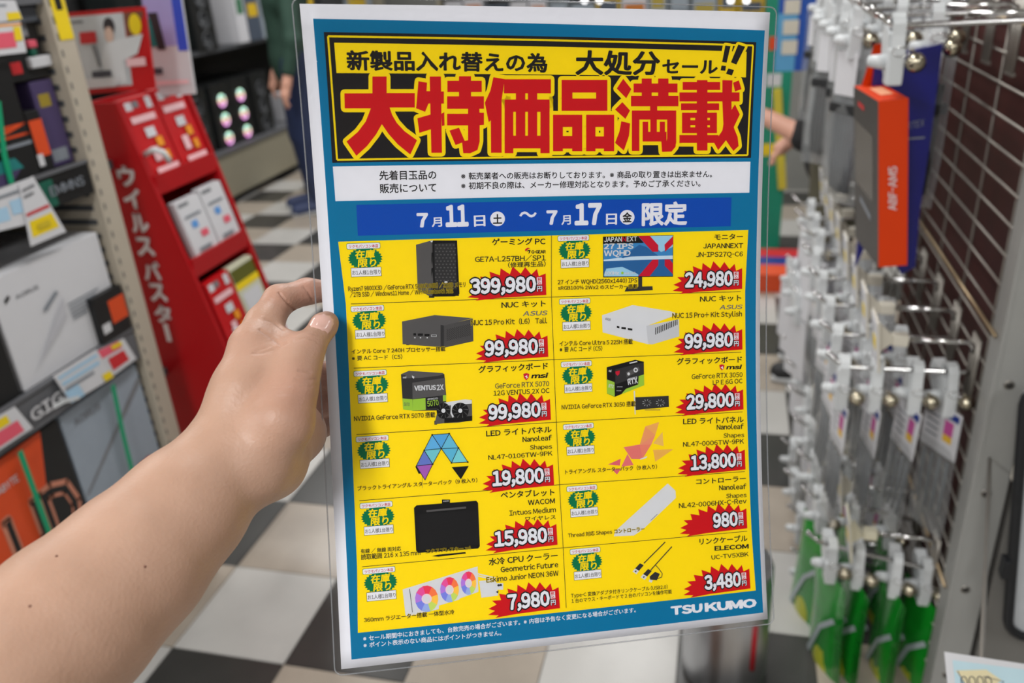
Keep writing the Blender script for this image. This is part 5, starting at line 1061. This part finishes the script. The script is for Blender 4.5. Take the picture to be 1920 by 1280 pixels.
for c in range(2):
    A_, B_ = (uL, uC) if c == 0 else (uC, uR)
    for r in range(6):
        P = Print(); q = [A_[r], B_[r], B_[r+1], A_[r+1]]
        P.raw(np.array(q), [(0, 1, 2, 3)], pY, 2)
        if r < 5:
            la = A_[r+1]+(np.array([3.2, 0]) if c == 0 else 0); lb = B_[r+1]-(np.array([3.2, 0]) if c else 0)
            P.raw(np.array([la+(lb-la)*k/12+np.array([0, s_]) for s_ in (-.2, .2) for k in range(13)]), [(i, i+1, 14+i, 13+i) for i in range(12)], pK, 3, False)
        if c == 0:
            a, b = B_[r], B_[r+1]; b = a+(b-a)*(1 if r < 5 else .94)
            P.raw(np.array([a+(b-a)*k/8+np.array([s_, 0]) for s_ in (-.2, .2) for k in range(9)]), [(i, i+1, 10+i, 9+i) for i in range(8)], pK, 3, False)
        cell = P.build('offer_cell', poster, 'yellow offer cell showing a '+desc[c][r])
        P = Print(); pic(c, r, P); P.build('product_picture', cell, 'printed picture of a '+desc[c][r])
        # price burst
        P = Print(); a = UV([burst_at[c][r]])[0]; k_ = .338/4.465
        sl = -.0
        wsc = 1.0 if pwid[c][r] > 95 or r != 4 else 1.0
        q = np.array([(a[0]+x*k_*(1.07 if (c, r) == (0, 0) else 1), a[1]+(y+.036*x*-1*0)*k_) for x, y in BU]); P.raw(q, [tuple(range(len(q)))], pR, 4)
        x1 = a[0]-6.8; y1 = a[1]-3.0; L = pwid[c][r]*.338
        P.textmm(price[c][r], (x1-L, y1), (x1, y1), 9.3, pW, 9, .055, None, .07, 0., [(.135, pK)])
        P.mm([(a[0]-6.2, a[1]-12), (a[0]-2.9, a[1]-12), (a[0]-2.9, a[1]-7.2), (a[0]-6.2, a[1]-7.2)], pW, 9)
        P.textmm('税', (a[0]-5.8, a[1]-9.75), (a[0]-3.4, a[1]-9.75), 2.1, pR, 10, .03); P.textmm('込', (a[0]-5.8, a[1]-7.5), (a[0]-3.4, a[1]-7.5), 2.1, pR, 10, .03)
        P.textmm('円', (a[0]-6.2, a[1]-3.), (a[0]-2.8, a[1]-3.), 3.6, pW, 9, .03, pK, .12)
        P.build('price_burst', cell, 'red starburst with white price')
        # stock badge
        P = Print(); a = UV([badge_at[c][r]])[0]; g_ = .338/4.465
        bx = lambda x0, y0, x1, y1, m, ly: P.mm([(a[0]+x*g_, a[1]+y*g_) for x, y in ((x0, y0), (x1, y0), (x1, y1), (x0, y1))], m, ly)
        st_ = [(a[0]+(148+(147 if k % 2 else 130)*math.cos(k*math.pi/26))*g_, a[1]+(128+(96 if k % 2 else 86)*math.sin(k*math.pi/26))*g_) for k in range(52)]
        P.mm(st_, pG, 4)
        rr = lambda x0, y0, x1, y1, m, ly, rc=12: P.mm([(a[0]+(cx+rc*math.cos(math.radians(t_)))*g_, a[1]+(cy_+rc*math.sin(math.radians(t_)))*g_) for cx, cy_, t0 in ((x1-rc, y0+rc, -90), (x1-rc, y1-rc, 0), (x0+rc, y1-rc, 90), (x0+rc, y0+rc, 180)) for t_ in (t0, t0+30, t0+60, t0+90)], m, ly)
        rr(-3, -3, 280, 48, pG, 5); rr(0, 0, 277, 45, pW, 6)
        P.textmm('ツクモパソコン本店', (a[0]+16*g_, a[1]+36*g_), (a[0]+262*g_, a[1]+36*g_), 27*g_, pC, 7, .025)
        P.textmm('在庫', (a[0]+62*g_, a[1]+122*g_), (a[0]+228*g_, a[1]+122*g_), 68*g_, pY, 6, .04, None, .07, .12); P.textmm('限り', (a[0]+82*g_, a[1]+195*g_), (a[0]+236*g_, a[1]+195*g_), 66*g_, pY, 6, .04, None, .07, .12)
        bx(22, 204, 278, 283, pK, 6); bx(25, 207, 275, 280, pW, 7); P.textmm('お1人様1台限り', (a[0]+32*g_, a[1]+263*g_), (a[0]+272*g_, a[1]+263*g_), 38*g_, pGy, 8, .012)
        P.build('stock_badge', cell, 'green and white stock badge')
        P = Print()
        for f, t_, A2, B2, h, of, m_, hl, sh_ in OFF[c][r]: q = f(A2, B2); P.text(t_, q[0], q[1], h/f.s, m_, 9 if hl else 5, of, pY if hl else None, .06, sh_)
        if r == 2:
            f, x0, y0, x1, y1 = (E__, 1575, 170, 1625, 230) if c == 0 else (H__, 1480, 108, 1528, 165)
            P.poly(f((x0, y0+8), ((x0+x1)/2, y0), (x1, y0+8), (x1-6, y1-20), ((x0+x1)/2, y1), (x0+6, y1-20)), pC, 4); P.poly(f((x0+12, y0+30), (x0+36, y0+14), (x0+30, y0+24), (x0+38, y0+36), (x0+24, y0+48), (x0+26, y0+36)), pW, 5)
        if (c, r) == (0, 0): P.poly(D_((1628, 165), (1650, 152), (1672, 160), (1650, 166), (1640, 180), (1628, 182)), pC, 4); P.poly(D_((1642, 185), (1650, 172), (1674, 172), (1666, 196), (1656, 206), (1660, 180)), pK, 4)
        P.build('offer_text', cell)
P = Print()
for t_, q, h in (('※セール期間中におきましても、台数完売の場合がございます。※内容は予告なく変更になる場合がございます。', (F__((150, 1101))[0], I__((672, 1177))[0]), 9.6), ('※ポイント表示のない商品にはポイントがつきません。', F__((152, 1147), (1098, 1060)), 9.6)): P.text(t_, q[0], q[1], h, pW, 3, .012)
q = I__((962, 1198), (1240, 1172)); P.text('TSU', *I__((962, 1200), (1225, 1174)), 14.2, pW, 3, .075); P.text('KUMO', *I__((1242, 1172), (1672, 1132)), 14.2, pW, 3, .075)
P.build('footer_print', poster, 'white footer text and shop name on teal')
# ================================================================ the hand and forearm holding the poster
def skin_mat(name, tonal=True):
    m = bpy.data.materials.new(name); m.use_nodes = True; nt = m.node_tree; b = nt.nodes['Principled BSDF']
    b.inputs['Roughness'].default_value = .46; b.inputs['Specular IOR Level'].default_value = .4
    b.inputs['Subsurface Weight'].default_value = .12; b.inputs['Subsurface Radius'].default_value = (.9, .35, .2); b.inputs['Subsurface Scale'].default_value = .006
    tc = nt.nodes.new('ShaderNodeTexCoord'); n1 = nt.nodes.new('ShaderNodeTexNoise'); n1.inputs['Scale'].default_value = 45; n1.inputs['Detail'].default_value = 5
    n2 = nt.nodes.new('ShaderNodeTexNoise'); n2.inputs['Scale'].default_value = 700; n2.inputs['Detail'].default_value = 2; vo = nt.nodes.new('ShaderNodeTexVoronoi'); vo.inputs['Scale'].default_value = 480
    nt.links.new(tc.outputs['Object'], n1.inputs['Vector']); nt.links.new(tc.outputs['Object'], n2.inputs['Vector']); nt.links.new(tc.outputs['Object'], vo.inputs['Vector'])
    a = nt.nodes.new('ShaderNodeMix'); a.data_type = 'RGBA'; a.inputs[6].default_value = (*lin((168, 132, 111)), 1); a.inputs[7].default_value = (*lin((188, 152, 131)), 1); nt.links.new(n1.outputs['Fac'], a.inputs[0])
    src = a.outputs[2]
    if tonal:
        c = nt.nodes.new('ShaderNodeMix'); c.data_type = 'RGBA'; c.blend_type = 'MULTIPLY'; c.inputs[0].default_value = 1; at_ = nt.nodes.new('ShaderNodeAttribute'); at_.attribute_name = 'tone'
        nt.links.new(src, c.inputs[6]); nt.links.new(at_.outputs['Color'], c.inputs[7]); src = c.outputs[2]
    nt.links.new(src, b.inputs['Base Color'])
    ad = nt.nodes.new('ShaderNodeMath'); ad.operation = 'ADD'; nt.links.new(n2.outputs['Fac'], ad.inputs[0]); nt.links.new(vo.outputs['Distance'], ad.inputs[1])
    bp = nt.nodes.new('ShaderNodeBump'); bp.inputs['Strength'].default_value = .22; bp.inputs['Distance'].default_value = .0006; nt.links.new(ad.outputs[0], bp.inputs['Height']); nt.links.new(bp.outputs['Normal'], b.inputs['Normal'])
    return m
SK = skin_mat('skin')
J = lambda px, py, d: tuple(at(px, py, d))
def cap(a, b, ra, rb, k=None): return (J(*a), J(*b), ra/1000, rb/1000)+((k/1000,) if k else ())
fa = [(-300, 1560, .34), (-30, 1315, .385), (133, 1165, .42), (250, 1055, .445), (347, 953, .468), (425, 868, .487)]
hand = [cap(fa[0], fa[1], 44, 43), cap(fa[1], fa[2], 43, 41), cap(fa[2], fa[3], 41, 37.5), cap(fa[3], fa[4], 37.5, 33), cap(fa[4], fa[5], 33, 27.5)]
W1, W2, W3 = (432, 840, .488), (480, 865, .490), (510, 868, .51)
IM, MM, RM, LM = (474, 652, .508), (520, 672, .540), (540, 730, .560), (548, 785, .566)
TM_, TI, TT = (550, 738, .490), (577, 655, .508), (607, 611, .5235)
hand += [cap(W1, (460, 740, .497), 22, 18, 16), cap((460, 740, .497), IM, 18, 13.2, 16), cap(W2, MM, 21, 13.5, 16), cap(W3, RM, 19, 13, 14), cap(W3, (556, 812, .545), 18, 16.5, 12), cap((556, 812, .545), LM, 16.5, 12, 12),
    cap(W2, (528, 790, .482), 21, 17, 12), cap((528, 790, .482), TM_, 17, 13, 10), cap(TM_, TI, 12, 9.3, 6), cap(TI, TT, 9.7, 8.0, 5), cap(TT, (614, 604, .5275), 8., 6.8, 4),
    cap(IM, (495, 608, .522), 13, 11.3, 8), cap((495, 608, .522), (523, 563, .536), 11.3, 9.8, 5), cap((523, 563, .536), (576, 546, .551), 9.6, 8.3, 4), cap((576, 546, .551), (632, 545, .560), 8.2, 7, 4),
    cap((490, 690, .508), (538, 668, .506), 13, 9, 12), cap((500, 655, .514), (532, 640, .514), 11, 7, 10), cap((500, 720, .505), (545, 700, .5), 16, 12, 14),
    cap(MM, (604, 706, .572), 12, 9.6, 5), cap((604, 706, .572), (655, 690, .574), 9.4, 7.5, 4), cap(RM, (606, 757, .583), 12, 9, 5), cap((606, 757, .583), (655, 738, .585), 9, 7.4, 4), cap(LM, (598, 800, .592), 10.5, 8, 5), cap((598, 800, .592), (640, 790, .594), 8, 6.6, 4)]
tp_ = np.array([J(*TI), J(*TT), J(*IM), J(523, 563, .53), J(576, 546, .545), J(545, 640, .505), J(604, 706, .56), J(606, 757, .575), J(560, 742, .48)])
moles = np.array([J(106, 1042, .385), J(56, 1136, .36), J(272, 1062, .41), J(505, 640, .49), J(455, 770, .475)])
pinky = np.array([J(604, 706, .565), J(606, 757, .578), J(598, 800, .585), J(585, 840, .55)])
def tone(P):
    C = np.ones((len(P), 4)); red = np.zeros(len(P))
    for q, s_, w_ in zip(tp_, (.012, .010, .016, .012, .014, .014, .02, .02, .018), (.5, .8, .5, .7, .9, .4, .9, .9, .6)): red = np.maximum(red, w_*np.exp(-((P-q)**2).sum(1)/s_**2/2))
    C[:, 0] = 1-.02*red; C[:, 1] = 1-.17*red; C[:, 2] = 1-.15*red
    return C
person = sdf_mesh('person', hand, .0011, .012, [SK], colfn=tone)
for p_ in person.data.polygons: pass
tag(person, 'bare left forearm and hand gripping the left edge of the poster', 'person')
# relax the voxel stepping, then press the skin creases in
def smooth(me, it=2):
    n = len(me.vertices); co = np.empty(n*3); me.vertices.foreach_get('co', co); co = co.reshape(-1, 3); ed = np.empty(len(me.edges)*2, int); me.edges.foreach_get('vertices', ed); ed = ed.reshape(-1, 2)
    deg = np.bincount(ed.ravel(), minlength=n)[:, None]
    for i in range(it):
        for f_ in (.5, -.52):
            s_ = np.zeros_like(co); 
            for k in range(3): s_[:, k] = np.bincount(ed[:, 0], co[ed[:, 1], k], n)+np.bincount(ed[:, 1], co[ed[:, 0], k], n)
            co = co+f_*(s_/np.maximum(deg, 1)-co)
    me.vertices.foreach_set('co', co.ravel()); me.update(); return co
co = smooth(person.data, 4)
nrm = np.empty(len(co)*3); person.data.vertices.foreach_get('normal', nrm); nrm = nrm.reshape(-1, 3)
scr = _pj(co); dep = -((co-np.array([0, 0, CAMH]))@RW)[:, 2]
zc = cr(300, 500, 3.555)
creases = [([(900, 492), (960, 470), (1020, 480), (1065, 510)], .35, 5), ([(890, 475), (950, 452), (1030, 468), (1075, 495)], .28, 5), ([(935, 458), (1000, 440), (1060, 462)], .2, 4), ([(1000, 700), (960, 690), (920, 690)], .6, 6), ([(1035, 745), (970, 752), (900, 748)], .35, 5), ([(1000, 770), (920, 765), (840, 770)], .2, 5), ([(1045, 790), (960, 800), (850, 790), (760, 795)], .18, 5), ([(1010, 870), (900, 850), (780, 850)], .16, 5), ([(1000, 930), (900, 905), (790, 895)], .14, 5),
    ([(795, 175), (830, 215), (870, 260), (895, 290)], .9, 6), ([(960, 135), (990, 170), (1015, 225)], .6, 6), ([(620, 575), (680, 572), (760, 550), (850, 505)], .5, 8), ([(700, 350), (760, 370), (820, 415)], .45, 7), ([(665, 420), (740, 470), (800, 520)], .5, 7), ([(640, 560), (700, 545), (730, 530)], .3, 5)]
disp = np.zeros(len(co))
vis = (nrm*(np.array([0, 0, CAMH])-co)).sum(1) > 0
for pts, dp, wpx in creases:
    q = np.array(zc(*pts)); best = np.full(len(co), 1e9)
    for a, b in zip(q[:-1], q[1:]):
        d = b-a; t_ = np.clip(((scr-a)@d)/(d@d), 0, 1); best = np.minimum(best, np.hypot(*(scr-(a+t_[:, None]*d)).T))
    ww = wpx/3.555*.9; disp += np.where(vis & (scr[:, 0] < 640), dp*.0019*np.exp(-(best/ww)**2), 0)
co = co-nrm*disp[:, None]
person.data.vertices.foreach_set('co', co.ravel()); person.data.update()
# thumbnail: a curved plate following the thumb tip
zt = zc((995, 385), (1012, 345), (1045, 318), (1090, 312), (1135, 325), (1158, 352), (1160, 380), (1140, 425), (1118, 445), (1080, 425), (1040, 410), (1005, 402))
from mathutils.bvhtree import BVHTree
bvh = BVHTree.FromPolygons([tuple(v) for v in co], [tuple(p_.vertices) for p_ in person.data.polygons])
def hitp(px, py):
    r = Vector(RW@np.array([(px-960)/FPX, -(py-640)/FPX, -1.])); h = bvh.ray_cast(Vector((0, 0, CAMH)), r.normalized()); return h
cx, cy_ = np.mean(np.array(zt), 0); rings = []
nm = mat('nail_pink', (214, 172, 160), .22, var=.03, coat=.4); nl = mat('nail_lunula', (232, 205, 196), .25, var=.0, coat=.4)
mb = MB(); V = []; ok = True
for fr_k in (1., .8, .5, .0):
    for x, y in (zt if fr_k > 0 else [(cx, cy_)]):
        h = hitp(cx+(x-cx)*fr_k, cy_+(y-cy_)*fr_k)
        if h[0] is None: h = hitp(cx+(x-cx)*fr_k*.85, cy_+(y-cy_)*fr_k*.85)
        V.append(h[0]+h[1]*(.0000 if fr_k == 1 else .00055) if h[0] is not None else Vector(at(x, y, .515)))
n = len(zt); F = []
for k in range(2):
    for i in range(n): F.append((k*n+i, k*n+(i+1) % n, (k+1)*n+(i+1) % n, (k+1)*n+i))
for i in range(n): F.append((2*n+i, 2*n+(i+1) % n, 3*n))
mb.add(V, F, nm, True); mb.build('thumbnail', person, label='pink thumbnail')
for i, (x, y) in enumerate(((106, 1042), (56, 1136), (272, 1062))):
    h = hitp(x, y)
    if h[0] is not None: MB().ball(h[0]-h[1]*.0003, .0008, mat('mole_brown', (110, 70, 55), .6), 8, 6).build('mole', person)
# ================================================================ shoppers in the background
SK2 = mat('shopper_skin', (214, 160, 138), .5)
def body(label, x, y, rz, top, legs, shoes, hairc, pose, h=1.7, bag=None):
    c, s_ = math.cos(rz), math.sin(rz); k = h/1.7
    T_ = lambda p: (x+(p[0]*c-p[1]*s_)*k, y+(p[0]*s_+p[1]*c)*k, p[2]*k)      # local: x right, y forward
    def lp(L): return [(T_(a), T_(b), ra*k, rb*k)+((q[0],) if q else ()) for a, b, ra, rb, *q in L]
    A = dict(ls=(-.18, 0, 1.38), le=(-.25, .02, 1.10), lw=(-.26, .10, .86), rs=(.18, 0, 1.38), re=(.25, .02, 1.10), rw=(.26, .10, .86)); A.update(pose)
    arms = lambda e: [(A['ls'], A['le'], .048+e, .04+e), (A['rs'], A['re'], .048+e, .04+e)]
    fore = [(A['le'], A['lw'], .039, .027), (A['re'], A['rw'], .039, .027)]
    def fing(w_, e_):
        w_ = Vector(w_); d = (w_-Vector(e_)).normalized(); sd = d.cross(Vector((0, 0, 1))); sd = sd.normalized() if sd.length > .1 else Vector((0, 1, 0)); o = []; dn = d.cross(sd)
        o.append((tuple(w_), tuple(w_+d*.07), .026, .03))
        for q in range(4):
            b_ = w_+d*.075+sd*(.026-.0175*q); L = (.06, .072, .068, .052)[q]; m_ = b_+d*L*.55+dn*.006; o += [(tuple(b_-d*.02), tuple(m_), .0095, .0085, .004), (tuple(m_), tuple(m_+d*L*.4+dn*.022), .0085, .007, .004)]
        tb = w_+d*.02+sd*.026; o += [(tuple(tb), tuple(tb+d*.035+sd*.02), .012, .0105, .006), (tuple(tb+d*.035+sd*.02), tuple(tb+d*.06+sd*.018+dn*.01), .0105, .008, .004)]
        return o
    torso = lambda e: [((0, 0, .98), (0, .0, 1.12), .125+e, .115+e), ((0, 0, 1.12), (0, 0, 1.32), .12+e, .13+e), ((-.09, 0, 1.32), (.09, 0, 1.32), .095+e, .095+e), ((-.17, 0, 1.38), (.17, 0, 1.38), .05+e, .05+e)]
    leg = lambda e: [((-.085, 0, .95), (-.10, .02, .50), .088+e, .06+e), ((.085, 0, .95), (.10, .02, .50), .088+e, .06+e), ((-.10, .02, .50), (-.11, -.01, .09), .056+e, .038+e), ((.10, .02, .50), (.11, -.01, .09), .056+e, .038+e)]
    head = [((0, .0, 1.42), (0, .015, 1.52), .052, .05), ((0, .02, 1.56), (0, .015, 1.62), .074, .085), ((0, .06, 1.525), (0, .05, 1.56), .042, .055), ((0, .107, 1.575), (0, .1, 1.60), .012, .009, .01), ((-.083, .01, 1.565), (-.083, .0, 1.59), .014, .016, .008), ((.083, .01, 1.565), (.083, .0, 1.59), .014, .016, .008)]
    bd = sdf_mesh('person', lp(torso(0)+leg(0)+arms(0)+fore+head+[((0, 0, 1.36), (0, 0, 1.46), .06, .055), ((-.11, -.02, .05), (-.11, .12, .035), .036, .03), ((.11, -.02, .05), (.11, .12, .035), .036, .03)]+fing(A['lw'], A['le'])+fing(A['rw'], A['re'])), .0058*k, .02, [SK2]); smooth(bd.data, 2)
    tag(bd, label, 'person')
    smooth(sdf_mesh('jacket', lp(torso(.016)+[((0, 0, .92), (0, 0, 1.0), .135, .14)]+arms(.014)+([(A['le'], tuple(Vector(A['le']).lerp(Vector(A['lw']), .7)), .053, .042), (A['re'], tuple(Vector(A['re']).lerp(Vector(A['rw']), .7)), .053, .042)] if bag else [])), .009, .03, [top], bd).data, 2)
    smooth(sdf_mesh('trousers', lp([q for q in leg(.016)]+[((0, 0, .93), (0, 0, .97), .125, .125)]), .009, .03, [legs], bd).data, 2)
    smooth(sdf_mesh('shoes', lp([((-.11, -.05, .05), (-.11, .15, .035), .05, .042), ((.11, -.05, .05), (.11, .15, .035), .05, .042)]), .007, .02, [shoes], bd).data, 2)
    sl = MB()
    for q in (-.11, .11): sl.tube([Vector(T_((q-.0, -.09, .012))), Vector(T_((q, 0, .012))), Vector(T_((q, .18, .012)))], [.04, .048, .036], WHITE_PL, 10)
    for i_, v_ in enumerate(sl.v): sl.v[i_] = (v_[0], v_[1], max(.0, min(.03, v_[2])))
    sl.build('shoe_sole', bd)
    smooth(sdf_mesh('hair', lp([((0, -.012, 1.60), (0, -.0, 1.645), .092, .086), ((0, -.035, 1.56), (0, -.03, 1.6), .075, .08)]), .007, .02, [hairc], bd).data, 2)
    ey = MB()
    for q in (-.032, .032): ey.ball(T_((q, .098, 1.585)), .009, BLACK, 8, 6)
    ey.box(*[tuple(min(a_, b_) for a_, b_ in zip(T_((-.02, .095, 1.532)), T_((.02, .103, 1.537)))), tuple(max(a_, b_)+.001 for a_, b_ in zip(T_((-.02, .095, 1.532)), T_((.02, .103, 1.537))))], redp); ey.build('face_features', bd)
    return bd, T_
hairb = mat('dark_hair', (28, 24, 22), .6)
b1, T1 = body('shopper in a dark green jacket and blue jeans beyond the red stand', -2.72, 5.1, 2.2, mat('green_jacket', (38, 66, 54), .8), mat('blue_jeans', (28, 42, 78), .8), mat('navy_shoes', (44, 56, 92), .6), hairb, {}, 1.72, True)
bg = MB(); 
bg.obox(T1((.0, -.27, 1.2)), (math.cos(2.2), math.sin(2.2), 0), (-math.sin(2.2), math.cos(2.2), 0), (0, 0, 1), (.16, .075, .23), mat('black_nylon', (24, 25, 28), .7), .04)
tag(bg.build('backpack'), 'black backpack worn by the shopper in the green jacket', 'bag')
A = onY(1470, 215, 2.95); B = onY(1500, 298, 2.95)
x2, y2, r2 = .50, 2.93, 1.45
c_, s_ = math.cos(r2), math.sin(r2)
inv_ = lambda p: ((p[0]-x2)*c_+(p[1]-y2)*s_, -(p[0]-x2)*s_+(p[1]-y2)*c_, p[2])
ew = onY(1535, 215, 2.9); el_ = onY(1500, 285, 2.86)
b2, T2 = body('shopper in a black top and olive trousers behind the rack, reaching towards the hooks', x2-.12, 2.98, math.radians(80), mat('black_top', (26, 26, 28), .8), mat('olive_trousers', (88, 84, 68), .85), mat('black_shoes', (30, 30, 32), .6), hairb,
    dict(le=(.13, .10, 1.12), lw=(.16, .24, .98)) if False else dict(le=(-.21, .12, 1.04), lw=(-.15, .32, 1.12), re=(.24, .03, 1.1), rw=(.22, .2, .95)), 1.5)
# glints on goods at the very back, put in as small glowing balls
for i, (px, lb) in enumerate(((1096, 'left one of the left pair'), (1124, 'right one of the left pair'), (1370, 'left one of the right pair'), (1400, 'right one of the right pair'))):
    A = onY(px, 1, 6.85); t = thing('back_glint', 'glowing ball as a glint above the back shelving, '+lb, 'glint', (A.x, A.y, A.z), 'small glints at the back')
    MB().ball((0, 0, 0), .02, mat('glint_glow', (255, 255, 255), .4, var=0, emit=3.), 12, 8).build('glow_ball', t)
    MB().tube([(0, .02, 0), (0, .05, .0), (0, .06, .0)], .012, WHITE_PL, 10).build('ball_mount', t)
    if A.z > 1.3 : MB().tube([(0, .055, 0), (0, .055, -.0+max(.02, 0))], .006, STEEL, 6).build('stem', t)
